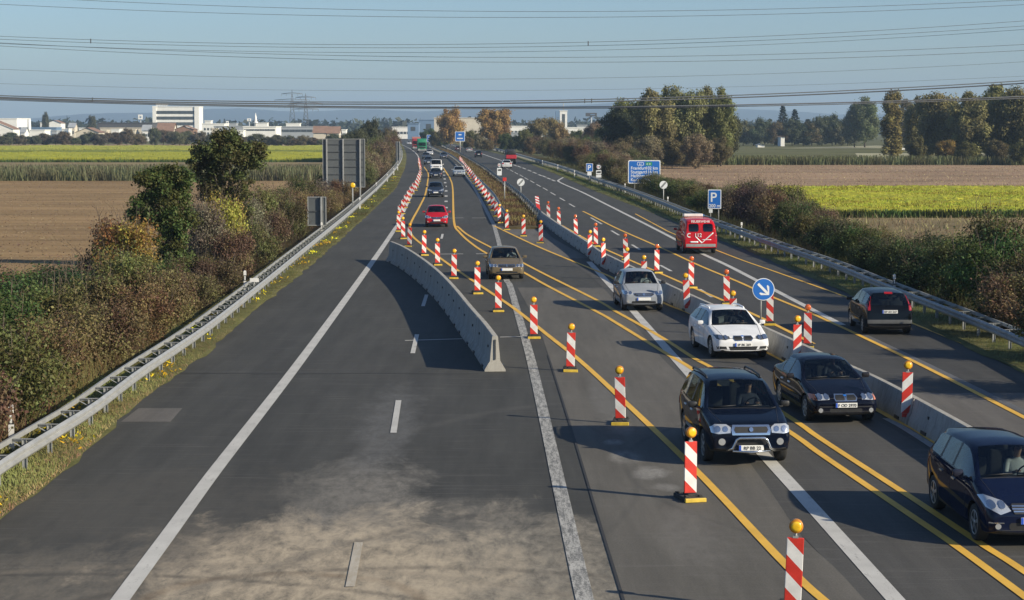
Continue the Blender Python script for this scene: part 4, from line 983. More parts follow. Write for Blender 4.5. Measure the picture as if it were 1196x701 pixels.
tree(1041, 184, 106.5, 34, (.21, .175, .06), T_POP, 'slim golden green poplar standing alone on the right', 'poplar_tree')
RT = [(1010, 172, 113, 34, (.15, .165, .075), 0), (998, 172, 124, 26, (.12, .14, .07), 1), (1060, 173, 116, 30, (.16, .16, .075), 2), (1075, 186, 112, 36, WIL, 0), (1095, 188, 104, 50, WIL2, 1), (1086, 185, 118, 34, WIL, 2), (1135, 190, 108, 46, (.20, .18, .07), 2), (1160, 189, 100, 56, WIL2, 0), (1185, 190, 98, 52, WIL, 1), (1215, 190, 100, 56, WIL, 2), (1125, 188, 140, 30, (.16, .16, .07), 1), (1260, 192, 104, 60, WIL2, 0)]
for i, (x, b, t, w, c, k) in enumerate(RT):
    tree(x, b, t, w * 1.1, jit(c, rnd, .08), T_BROAD[k], 'broad autumn tree beyond the stubble field, number %d in the right hand group' % (i + 1), 'broadleaf_tree', 'trees at the right picture edge')
for i, (x, b, t, w, c) in enumerate([(1070, 191, 160, 26, OLIVE), (1105, 191, 164, 28, ORNG), (1128, 192, 166, 28, OLIVE), (1165, 192, 164, 30, BROWN), (1062, 178, 168, 14, GREEN), (1195, 193, 166, 30, OLIVE)]):
    tree(x, b, t, w, jit(c, rnd, .1), T_ROUND[i % 2], 'low bush below the right hand tree group, %s from its left' % ordn(i).replace('nearest', 'first'), 'bush', 'bushes below the right trees')
MR = [(868, 141), (880, 146), (893, 138), (905, 142), (925, 139), (938, 145), (948, 143), (960, 136), (972, 134), (983, 143), (990, 138), (1050, 140), (1075, 140), (1110, 138), (855, 147)]
for i, (x, t) in enumerate(MR):
    tree(x, 170, t, 34, jit((.070, .088, .045) if i % 3 else (.13, .11, .06), rnd, .15), T_ROUND[i % 2], 'hazy dark tree of the far village edge on the right, %s from its left' % ordn(i).replace('nearest', 'first'), 'far_tree', 'trees of the far village edge')
for i, (x, t) in enumerate([(914, 123), (928, 127.5), (976, 137), (943, 139)]):
    tree(x, 169, t, 30, (.03, .045, .035), T_CON, 'dark conifer rising over the far village trees, %s from its left' % (['tallest, first', 'second', 'fourth', 'third'][i]), 'conifer_tree', 'conifers over the far village')
# -- orange trees and centre
tree(526, 173, 125, 38, (.36, .22, .075), T_ROUND[0], 'rounded orange autumn tree left of the pale hall in the centre', 'autumn_tree')
tree(578, 175, 122, 38, (.33, .21, .08), T_BROAD[1], 'taller orange autumn tree right of the pale hall in the centre', 'autumn_tree')
tree(637, 178, 137, 44, (.24, .19, .085), T_ROUND[1], 'pale brown rounded tree left of the white tower', 'autumn_tree')
tree(652, 180, 143, 30, (.24, .17, .08), T_ROUND[0], 'pale brown tree just below the white tower', 'autumn_tree')
CT = [(500, 168, 150, 22, GREEN), (510, 172, 153, 20, OLIVE), (552, 174, 152, 22, OLIVE), (548, 176, 160, 16, BROWN), (562, 177, 158, 18, TAN), (590, 178, 155, 22, GREEN), (600, 178, 158, 18, DARK), (612, 179, 150, 22, OLIVE), (518, 172, 158, 18, GREEN), (693, 182, 142, 30, TAN), (672, 180, 152, 28, GREEN), (704, 184, 148, 24, GREEN), (685, 180, 156, 26, DARK), (620, 181, 160, 20, BROWN), (570, 177, 163, 20, BROWN)]
for i, (x, b, t, w, c) in enumerate(CT):
    tree(x, b, t, w, jit(c, rnd, .1), T_ROUND[i % 2], '%s bushy tree among the far buildings in the centre, number %d' % (CN[c], i + 1), 'bushy_tree', 'bushy trees among the central buildings')
LT = [(433, 190, 139, 34, (.07, .075, .04)), (418, 192, 150, 26, (.075, .08, .04)), (448, 188, 150, 24, (.10, .085, .05)), (405, 186, 155, 24, (.07, .08, .045)), (458, 180, 152, 18, (.10, .085, .05))]
for i, (x, b, t, w, c) in enumerate(LT):
    tree(x, b, t, w, c, T_ROUND[i % 2], 'dark bushy tree right of the large sign back, %s of five' % (['tallest', 'second', 'third', 'fourth', 'fifth'][i]), 'bushy_tree', 'trees right of the large sign back')
# -- far hedge of the left fields
for i in range(44):
    x = -40 + i * 10.4 + rnd.uniform(-3, 3); b = 170 + rnd.uniform(-1.2, .6) if x < 300 else 171.5
    t = b - rnd.uniform(9, 17) - (4 if 120 < x < 240 else 0)
    tree(x, b, t, rnd.uniform(15, 24), jit(rnd.choice([(.11, .115, .06), (.13, .11, .075), (.085, .10, .055), (.15, .12, .075)]), rnd, .15), T_ROUND[i % 2], 'hazy bush in the far hedge beyond the left yellow field, %s from the left' % ordn(i).replace('nearest', 'first'), 'far_bush', 'far hedge beyond the left yellow field')
for i, (x, t) in enumerate([(54, 131), (108, 133)]):
    tree(x, 163, t, 9, (.10, .105, .07), T_BROAD[i], 'small distant tree over the left roofs, %s of two' % ('left' if i == 0 else 'right'), 'far_tree', 'distant trees over the left roofs')

# ------------------------------------------------------------------ grass, weeds, crops, reeds (uncountable)
def blades(name, P, h, w, col, seed, lean=.35, mat=None, face=None):
    rg = np.random.default_rng(seed); n = len(P); P = np.asarray(P, float)
    th = rg.uniform(0, math.pi, n); a = np.stack([np.cos(th), np.sin(th), np.zeros(n)], 1)
    hh = (h * rg.uniform(.5, 1.25, n)); ww = (w * rg.uniform(.6, 1.4, n))[:, None]
    ln = np.stack([rg.normal(0, lean, n), rg.normal(0, lean, n), np.ones(n)], 1) * hh[:, None]
    V = np.stack([P - a * ww / 2, P + a * ww / 2, P + ln + a * ww * .22, P + ln - a * ww * .22], 1).reshape(-1, 3)
    me = quads_mesh(name, V, rg.random(n), np.clip(.5 + .5 * np.sin(P[:, 0] * .8 + 2 * np.sin(P[:, 1] * .45)) + .2 * rg.normal(size=n), 0, 1), mat or M['blade'])
    o = mesh_obj(name, me); o.color = (*col, 1); return o
def along(pts, n, d0, d1, sgn, seed, z, bias=1.0, smax=None):
    """random spots in the band d0..d1 beside a line, thinning with distance"""
    rg = np.random.default_rng(seed); ns = norms(pts); N = len(pts); out = []
    acc = np.arange(N); w = np.array([1.0 / max(30, p.y) ** bias for p in pts]); 
    if smax: w[np.array([p.y for p in pts]) > smax] = 0
    w /= w.sum(); idx = rg.choice(N - 1, n, p=w[:-1] / w[:-1].sum()); t = rg.random(n); d = rg.uniform(d0, d1, n)
    for i, tt, dd in zip(idx, t, d):
        p = pts[i].lerp(pts[i + 1], tt) + ns[i] * sgn * dd; out.append((p.x, p.y, z(dd) if callable(z) else z))
    return out
tag(blades('verge_grass', along(el_r, 30000, .0, 1.9, -1, 1, .04, 1.2, 330), .10, .03, (.19, .195, .065), 1, .5), kind='stuff')
tag(blades('dry_verge_grass', along(el_r, 9000, -.08, .6, -1, 2, .02, 1.2, 330), .06, .04, (.30, .22, .11), 2, .6), kind='stuff')
rg = np.random.default_rng(9)
sp = along(el_r, 90, .15, 1.3, -1, 3, .10, 1.3, 300); FL = []
for p in sp:
    for q in range(int(rg.integers(6, 26))): FL.append((p[0] + rg.normal(0, .16), p[1] + rg.normal(0, .5), p[2] + rg.uniform(-.02, .04)))
tag(blades('yellow_flowers', FL, .06, .065, (.80, .62, .03), 3, .9), kind='stuff')
tag(blades('verge_grass', along(er_r, 26000, .1, 2.4, 1, 4, .05, 1.2, 330), .13, .04, (.17, .185, .06), 4, .5), kind='stuff')
zl = lambda d: -.02 if d < 4 else -.05 - (d - 4) * .05
tag(blades('bank_weeds', along(el_r, 42000, 1.75, 9.5, -1, 5, zl, 1.2, 420), .55, .055, (.125, .10, .045), 5, .45), kind='stuff')
tag(blades('bank_weeds', along(el_r, 9000, 1.7, 8, -1, 15, zl, 1.2, 300), .8, .045, (.15, .08, .045), 15, .45), kind='stuff')
tag(blades('bank_weeds', along(er_r, 42000, 2.5, 9.5, 1, 6, zl, 1.2, 420), .55, .055, (.12, .11, .045), 6, .45), kind='stuff')
# median weeds
P = []
for Y in rg.uniform(math.log(136), math.log(560), 16000):
    Y = math.exp(Y); a, b = xat(mr, max(Y, 155)), xat(mt, max(Y, 152)); P.append((a + .3 + (b - a - .6) * rg.random(), Y, .1))
tag(blades('median_weeds', P, .32, .07, (.165, .115, .05), 7, .5), kind='stuff')
# reeds on the left
P = np.stack([rg.uniform(-260, -20, 80000), rg.uniform(264, 292, 80000), np.full(80000, -.35)], 1)
P = [p for p in P if p[0] < xat(elg, p[1]) - 12]
tag(blades('reeds', P, 1.55, .12, (.14, .14, .07), 8, .16), kind='stuff')
P = np.stack([rg.uniform(25, 420, 50000), rg.uniform(372, 384, 50000), np.full(50000, -.35)], 1)
P = [p for p in P if p[0] > xat(erg, p[1]) + 14]
tag(blades('reeds', P, 1.5, .14, (.125, .13, .055), 18, .14), kind='stuff')
P = np.stack([rg.uniform(-330, -40, 5000), rg.uniform(292, 400, 5000), np.full(5000, -.35)], 1)
# ploughed clods and straw
P = np.stack([rg.uniform(-75, -10, 26000), np.exp(rg.uniform(math.log(70), math.log(260), 26000)), np.full(26000, -.33)], 1)
P = [p for p in P if p[0] < xat(elg, p[1]) - 9.5]
tag(blades('straw_bits', P, .05, .09, (.25, .18, .12), 28, 1.2), kind='stuff')
P = np.stack([rg.uniform(15, 100, 30000), np.exp(rg.uniform(math.log(60), math.log(157), 30000)), np.full(30000, -.33)], 1)
P = [p for p in P if p[0] > xat(erg, p[1]) + 8]
tag(blades('dry_grass', P, .35, .06, (.27, .215, .11), 29, .5), kind='stuff')
P = np.stack([rg.uniform(15, 260, 26000), np.exp(rg.uniform(math.log(229), math.log(372), 26000)), np.full(26000, -.33)], 1)
P = [p for p in P if p[0] > xat(erg, p[1]) + 12]
tag(blades('stubble', P, .12, .10, (.37, .265, .165), 30, .5), kind='stuff')
# flowering yellow crop
def crop(name, x0f, x1f, y0, y1, dx, dy, h, seed, n, cols=((.34, .335, .035), (.20, .225, .035))):
    rg = np.random.default_rng(seed); ys = np.arange(y0, y1, dy); bm = mb(); prev = None
    for Y in ys:
        xs = np.linspace(x0f(Y), x1f(Y), int((x1f(y0) - x0f(y0)) / dx)); row = [bm.verts.new((x + rg.normal(0, dx * .2), Y, -.35 + h * (.72 + .07 * rg.normal() + .1 * math.sin(x * .21 + Y * .13)))) for x in xs]
        if prev:
            m_ = min(len(prev), len(row))
            for k in range(m_ - 1): bm.faces.new((prev[k], prev[k + 1], row[k + 1], row[k]))
        else:
            base = [bm.verts.new((v.co.x, v.co.y - .1, -.36)) for v in row]
            for k in range(len(row) - 1): bm.faces.new((base[k], base[k + 1], row[k + 1], row[k]))
        prev = row
    m, t, b = nt('crop_' + name); v = coords(t)
    s = add(t, 'ShaderNodeSeparateXYZ'); t.links.new(v, s.inputs[0])
    n1 = noise(t, coords(t, 'Object', (.06, .35, 1)), 1.0, 6, .7); n2 = noise(t, v, 2.2, 3, .7)
    k = mth(t, 'ADD', mth(t, 'MULTIPLY', n1, .7), mth(t, 'MULTIPLY', n2, .45))
    c = ramp(t, k, [(.38, cols[1]), (.50, tuple((a + q) / 2 for a, q in zip(*cols))), (.64, cols[0])])
    up = ramp(t, mth(t, 'ADD', s.outputs[2], .35), [(h * .30, (0, 0, 0)), (h * .62, (1, 1, 1))])
    t.links.new(mix(t, up, (.085, .115, .03), c), b.inputs['Base Color']); setp(b, .9, spec=.1)
    tag(obj(name, bm, m), kind='stuff')
    P = np.stack([rg.random(n), rg.uniform(y0, y1, n), np.full(n, -.35 + h * .7)], 1)
    P[:, 0] = [x0f(Y) + (x1f(Y) - x0f(Y)) * u for u, Y in zip(P[:, 0], P[:, 1])]
    tag(blades('crop_flowers', P, h * .22, .07 * h + .03, cols[0], seed + 1, .4), kind='stuff')
    P2 = np.stack([rg.random(n // 3), y0 - rg.uniform(0, .6, n // 3), np.full(n // 3, -.35)], 1); P2[:, 0] = x0f(y0) + (x1f(y0) - x0f(y0)) * P2[:, 0]
    tag(blades('crop_stalks', P2, h * .8, .09, (.085, .12, .03), seed + 2, .15), kind='stuff')
crop('yellow_crop', lambda Y: 22.0 + (Y - 159) * .05, lambda Y: 105, 159.5, 226, .5, .7, .72, 50, 40000)
crop('yellow_crop', lambda Y: -420, lambda Y: xat(elg, Y) - 15, 402, 500, 1.8, 2.0, 1.1, 60, 12000)
crop('green_crop', lambda Y: -420, lambda Y: xat(elg, Y) - 15, 503, 540, 1.8, 2.0, 1.0, 70, 3000, ((.20, .22, .04), (.10, .13, .03)))
crop('yellow_crop', lambda Y: -420, lambda Y: xat(elg, Y) - 16, 544, 650, 2.2, 2.4, 1.3, 80, 9000, ((.36, .36, .06), (.20, .23, .05)))
# far wood on the plain
cl = []
rn = random.Random(4)
for k in range(900):
    Y = rn.uniform(1500, 2600); X = rn.uniform(-.30, .30) * Y; r_ = rn.uniform(5, 9); cl.append(((X, Y, rn.uniform(0, 6)), (r_ * 1.5, r_ * 1.5, r_)))
o = mesh_obj('far_wood', leaf_mesh('far_wood', cl, 42000, 5.0, 90, out=.5)); o.color = (.05, .062, .042, 1); tag(o, kind='stuff')
# ------------------------------------------------------------------ far buildings
def bld(name, x0, x1, ytop, base, depth, m, label, roof=None, win=None, cat='building', group=None, parapet=.4, ybase_z=-.36):
    """block whose facade stands at the depth surveyed for pixel row 'base'"""
    Y = G(598, base, -.36).y; a = AT(x0, ytop, Y); b = AT(x1, ytop, Y); w = b.x - a.x; h = a.z + .36
    r = empty(name, ((a.x + b.x) / 2, Y, -.36)); tag(r, label, cat, group)
    bm = mb(); box(bm, 0, depth / 2, h / 2, w, depth, h); obj('wall', bm, M[m], r)
    if roof == 'flat':
        bm = mb(); box(bm, 0, depth / 2, h + parapet / 2, w + .5, depth + .5, parapet); obj('roof', bm, M[m], r)
    elif roof in ('gable', 'gablex'):
        bm = mb(); rh = w * .22 if roof == 'gable' else depth * .35; e = .5
        if roof == 'gable':
            q = [(-w / 2 - e, h), (0, h + rh), (w / 2 + e, h)]
            A = [bm.verts.new((x, -e, z)) for x, z in q]; B = [bm.verts.new((x, depth + e, z)) for x, z in q]
            D = [bm.verts.new((0, -.02, h + rh - .3)), bm.verts.new((-w / 2, -.02, h)), bm.verts.new((w / 2, -.02, h))]; g = bm.faces.new(D); g.material_index = 1
        else:
            q = [(-e, h), (depth / 2, h + rh), (depth + e, h)]
            A = [bm.verts.new((-w / 2 - e, y, z)) for y, z in q]; B = [bm.verts.new((w / 2 + e, y, z)) for y, z in q]
            for sx in (-1, 1): g = bm.faces.new([bm.verts.new((sx * w / 2, y, z)) for y, z in ((0, h), (depth / 2, h + rh - .3), (depth, h))]); g.material_index = 1
        bm.faces.new((A[0], A[1], B[1], B[0])); bm.faces.new((A[1], A[2], B[2], B[1])); obj('roof', bm, [M['broof'] if 'house' in name else M['bgrey'], M[m]], r)
    if win:
        rows, cols, ww, wh, z0, dz, x_0 = win
        for i in range(rows):
            for k in range(cols):
                bm = mb(); x = (x_0 + (1 - 2 * x_0) * (k + .5) / cols - .5) * w; z = z0 * h + dz * h * i
                box(bm, x, -.04, z, ww * w / cols, .12, wh * h); obj('window', bm, M['win'], r)
    return r, w, h, depth
# white office slab with ribbon windows
r, w, h, d = bld('office_block', 178.5, 232.5, 125, 160.2, 16, 'bwhite', 'white office block with ribbon windows above the left hedge', 'flat', (4, 5, .93, .105, .25, .19, .05))
bm = mb(); box(bm, -w / 2 + 1.0, -.35, h / 2, 2.4, .6, h + 1.2); box(bm, w / 2 - 1.6, -.35, h / 2, 3.0, .6, h + .6); obj('pier', bm, M['bwhite'], r)
bm = mb(); box(bm, -w * .33, 5, h + 1.8, w * .26, .5, 1.6); 
for q in range(5): box(bm, -w * .43 + q * w * .05, 5, h + .7, .25, .25, 1.6)
obj('roof_sign', bm, M['bwhite'], r)
r, w, h, d = bld('warehouse', -30, 19.5, 139, 163, 30, 'bwhite', 'white warehouse at the left picture edge', 'flat')
bld('warehouse', -30, 15.5, 151, 165.5, 12, 'bwhite', 'lower white hall in front of the left warehouse', 'gable')
bld('town_house', 88, 115, 155, 166, 14, 'bcream', 'cream house with wide gable right of the left warehouse', 'gable', (1, 3, .4, .25, .5, .2, .1))
bld('town_house', 55, 71, 144, 161, 12, 'bwhite', 'white house with tan gable far behind the left hedge', 'gable')
bld('workshop', 35, 52, 152.5, 165, 12, 'bwhite', 'low white workshop among parked lorries on the left', 'flat')
bld('shed', 47, 58, 144, 160, 10, 'bwhite', 'small white shed beside the far gabled house', 'flat')
bld('depot', 22, 66, 149.5, 163.2, 12, 'bblue', 'low blue depot behind the left hedge', 'flat', (1, 8, .6, .3, .55, .2, .02))
bld('depot', 114, 178, 144, 162.5, 16, 'bdark', 'long dark roofed depot left of the office block', 'flat')
bld('depot', 117, 177, 150, 163.5, 6, 'bcream', 'low cream sheds in front of the dark roofed depot', 'flat', (1, 10, .5, .4, .5, .2, .02))
bld('town_house', 183, 202, 153.5, 165, 12, 'bcream', 'pale house with broad roof in front of the office block', 'gablex')
bld('town_house', 204, 226, 151.5, 165.2, 12, 'broof', 'red brick gable house in front of the office block', 'gable')
bld('factory', 236, 262, 145, 162, 18, 'bwhite', 'low white factory just right of the office block', 'flat', (2, 6, .5, .16, .35, .3, .05))
bld('factory', 250, 285, 148, 163, 18, 'bgrey', 'low grey factory with flat roof right of the white factory', 'flat', (1, 7, .6, .2, .5, .3, .05))
r, w, h, d = bld('factory_hall', 284, 322, 148.5, 164, 24, 'bwhite', 'large pale factory hall left of the distant pylon', 'flat', (1, 6, .9, .12, .78, .3, .02))
r, w, h, d = bld('factory_hall', 323, 366, 148.5, 163, 24, 'bgrey', 'large grey factory hall below the distant pylon', 'flat', (1, 6, .9, .2, .7, .3, .02))
bld('town_house', 366, 381, 155.5, 165, 10, 'bcream', 'cream house right of the grey factory hall', 'gablex')
bld('town_house', 382, 396, 156, 165, 10, 'bcream', 'cream house left of the large sign back', 'gablex')
bld('bridge_house', 458, 480, 149, 163, 16, 'bwhite', 'white flat roofed building at the far end of the road', 'flat', (1, 5, .7, .2, .55, .3, .05))
bld('blue_tower', 476, 489, 145, 163.5, 12, 'bblue', 'blue grey building at the far end of the road', 'flat', (1, 1, .4, .25, .7, .3, .05))
r, w, h, d = bld('blue_hall', 489, 512, 140.5, 162.5, 20, 'bblue', 'tall blue grey hall left of the orange trees', 'flat', (1, 1, .25, .5, .55, .3, .35))
bld('pale_hall', 507, 575, 138.3, 163, 26, 'bcream', 'large windowless cream hall between the orange trees', 'flat')
bld('white_factory', 590, 620, 148, 164, 20, 'bwhite', 'low white factory right of the orange trees', 'flat', (1, 6, .6, .18, .6, .3, .05))
bld('white_factory', 586, 612, 156, 166.5, 8, 'bgrey', 'low grey shed in front of the white factory', 'flat')
r, w, h, d = bld('white_tower', 654, 662.5, 130, 163, 8, 'bwhite', 'slim white tower block with dark side over the brown trees', 'flat', (1, 1, .4, .7, .55, .3, .2))
bm = mb(); box(bm, -w / 2 - 1.2, 4, h / 2, 2.4, 8, h); obj('shaded_side', bm, M['bblue'], r)  # tower's left side, its shade put into the blue colour
bm = mb(); tube(bm, [(0, 4, h), (0, 4, h + 4.5)], .25, 6); obj('mast', bm, M['galv'], r)
bld('flat_block', 660, 688, 149.5, 163.5, 14, 'bwhite', 'low white buildings right of the white tower', 'flat', (2, 6, .5, .15, .35, .3, .05))
bld('flat_block', 674, 686, 146.5, 161.5, 14, 'bgrey', 'grey block behind the low white buildings', 'flat', (2, 3, .5, .15, .45, .25, .05))
bld('village_house', 912, 916.5, 160, 171, 8, 'bwhite', 'white village house in the far right trees', 'gable')
bld('farm_hut', 885, 893, 169.6, 172.2, 5, 'bwhite', 'tiny white hut on the far right field', 'gable')
bld('farm_hut', 1052, 1060, 172, 175.4, 5, 'bwhite', 'tiny white hut right of the lone poplar', 'gable')
rc = random.Random(12)
for i, (x0, x1, yt, bs, m_) in enumerate([(24, 29, 155, 164.5, 'bwhite'), (40, 44, 150, 162, 'bblue'), (60, 66, 153, 164, 'bgrey'), (70, 80, 151, 163, 'bwhite'), (80, 87, 149, 162, 'bcream'), (92, 105, 150, 161.5, 'bwhite'), (118, 124, 153, 165, 'bcream'), (130, 139, 151.5, 164.6, 'bwhite'), (146, 158, 152, 165, 'bcream'), (166, 175, 152.5, 165, 'bwhite'), (239, 246, 141.5, 161.5, 'bwhite'), (247, 252, 151, 165, 'bcream'), (266, 276, 144.5, 161, 'bgrey'), (276, 284, 153, 165.5, 'bwhite'), (300, 312, 144, 160.5, 'bwhite'), (334, 350, 144.5, 160.5, 'bwhite'), (398, 404, 152, 163, 'bwhite'), (616, 634, 150, 163, 'bwhite'), (640, 650, 151, 163, 'bgrey'), (664, 672, 153, 165, 'bwhite'), (676, 690, 154, 165.5, 'bcream')]):
    bld('small_building', x0, x1, yt, bs, 8, m_, 'small pale far building, %s from the left of the low town buildings' % ordn(i).replace('nearest', 'first'), rc.choice(['flat', 'gablex', 'flat']), (1, rc.randint(2, 5), .5, .25, .55, .3, .08), group='small buildings of the far town')
# spire, billboards, chimneys
def mast_sign(name, x, ytop, w_, h_, base, label, m='bwhite'):
    Y = G(598, base, -.36).y; c = AT(x, ytop + h_ / 2, Y); s = Y / F_PX; r = empty(name, (c.x, Y, -.36)); tag(r, label, 'sign')
    bm = mb(); tube(bm, [(0, 0, 0), (0, 0, c.z)], .45, 8); obj('mast', bm, M['bgrey'], r)
    bm = mb(); box(bm, 0, -.6, c.z + .36, w_ * s, .9, h_ * s, bevel=.1); obj('board', bm, M[m], r)
    bm = mb(); box(bm, w_ * s * .12, -1.1, c.z + .36, w_ * s * .4, .12, h_ * s * .3); obj('emblem', bm, M['bblue'], r)
mast_sign('mast_sign', 164, 134, 5, 5.6, 161, 'white square sign on a mast left of the office block')
mast_sign('mast_sign', 291, 138.5, 4.5, 3.2, 161, 'small white sign on a mast left of the white spire')
mast_sign('mast_sign', 265.5, 141.5, 3, 3.2, 161, 'tiny white sign on a mast right of the office block')
mast_sign('billboard', 690.5, 132, 13, 4, 163, 'dark billboard on a mast right of the white tower', 'bdark')
Y = G(598, 162).y; c = AT(298.5, 132, Y); r = empty('spire', (c.x, Y, -.36)); tag(r, 'slim white spire rising over the factory halls', 'spire')
bm = mb(); tube(bm, [(0, 0, 0), (0, 0, c.z * .62), (0, 0, c.z * .64), (0, 0, c.z * .8), (0, 0, c.z + .4)], [.9, .8, 1.1, .7, .05], 10); obj('shaft', bm, M['bwhite'], r)
bm = mb(); lathe(bm, [(1.3, 0), (1.3, .8)], 'Z', 12, (0, 0, c.z * .62)); obj('balcony', bm, M['bwhite'], r)
for i, x in enumerate((34,)):
    Y = G(598, 163).y; c = AT(x, 139.5, Y); r = empty('chimney', (c.x, Y, -.36)); tag(r, 'short white chimney right of the left warehouse', 'chimney')
    bm = mb(); tube(bm, [(0, 0, 0), (0, 0, c.z + .3)], [1.1, .8], 10); obj('shaft', bm, M['bwhite'], r)
# lattice pylons
def pylon(px, ytop, Y, label):
    c = AT(px, ytop, Y); H = c.z; r = empty('power_pylon', (c.x, Y, 0)); tag(r, label, 'power pylon', 'distant power pylons')
    bm = mb(); W = H * .085
    for sx in (-1, 1):
        for sy in (-1, 1): tube(bm, [(sx * W, sy * W, -.4), (sx * W * .4, sy * W * .4, H * .6), (0, 0, H)], .16, 4)
    n = 9
    for k in range(n):
        z0, z1 = H * .9 * k / n, H * .9 * (k + 1) / n; f = lambda z: W * (1 - .6 * z / (H * .6)) if z < H * .6 else W * .4 * (1 - (z - H * .6) / (H * .4))
        for sy in (-1, 1):
            tube(bm, [(-f(z0), sy * f(z0), z0), (f(z1), sy * f(z1), z1)], .09, 3); tube(bm, [(f(z0), sy * f(z0), z0), (-f(z1), sy * f(z1), z1)], .09, 3)
    obj('lattice', bm, M['cable'], r)
    for z, l in ((.62, .30), (.76, .40), (.9, .24)):
        bm = mb(); tube(bm, [(-H * l, 0, H * z), (0, 0, H * (z + .03)), (H * l, 0, H * z)], .2, 4); tube(bm, [(-H * l, 0, H * z), (H * l, 0, H * z)], .14, 4)
        for q in (-1, -.55, .55, 1): tube(bm, [(q * H * l, 0, H * z), (q * H * l, 0, H * (z - .05))], .12, 4)
        obj('crossarm', bm, M['cable'], r)
pylon(357, 109, 1500, 'nearer lattice power pylon over the factory halls, right of the two')
pylon(341, 104.5, 1750, 'farther lattice power pylon over the factory halls, left of the two')
# ------------------------------------------------------------------ overhead lines crossing the road
CY = 300.0
CAB = [((-20, -6), (600, 13.5), (1216, -1), .035), ((-20, 4), (600, 20.5), (1216, 4.5), .035),
       ((-20, 41.5), (600, 51), (1216, 23), .035), ((-20, 45), (600, 55), (1216, 29), .035), ((-20, 50), (600, 60.5), (1216, 33), .03), ((-20, 49), (560, 67), (1216, 51), .035), ((-20, 52.5), (560, 72.5), (1216, 58), .035),
       ((-20, 80), (560, 92.5), (1216, 71), .025), ((-20, 97), (560, 106), (1216, 88), .02),
       ((-20, 111), (560, 118.5), (1216, 93), .08), ((-20, 113), (560, 121), (1216, 96), .10), ((-20, 114.5), (560, 125.5), (1216, 112), .10), ((-20, 116), (560, 127), (1216, 114), .07)]
for i, (a, b, c, rad) in enumerate(CAB):
    A, B_, C_ = AT(*a, CY + i * .6), AT(*b, CY + i * .6), AT(*c, CY + i * .6)
    # parabola through the three surveyed points
    k = np.polyfit([A.x, B_.x, C_.x], [A.z, B_.z, C_.z], 2); y = A.y; bm = mb()
    tube(bm, [(x, y, float(np.polyval(k, x))) for x in np.linspace(-190, 190, 90)], rad, 5)
    o = obj('power_cable', bm, M['cable']); tag(o, 'grey overhead power cable across the sky, %s from the top' % ordn(i).replace('nearest', 'first'), 'power cable', 'overhead cables across the sky')
    if i in (2, 9):
        for px, py in (((106, 48), (687, 51)) if i == 2 else ((108, 117), (683, 120), (691, 118))):
            q = AT(px, py, y); bm = mb(); box(bm, 0, 0, 0, .16, .12, .7, bevel=.03); o2 = obj('cable_spacer', bm, M['dark_steel'], o); o2.location = (q.x, y, float(np.polyval(k, q.x)) - .2)
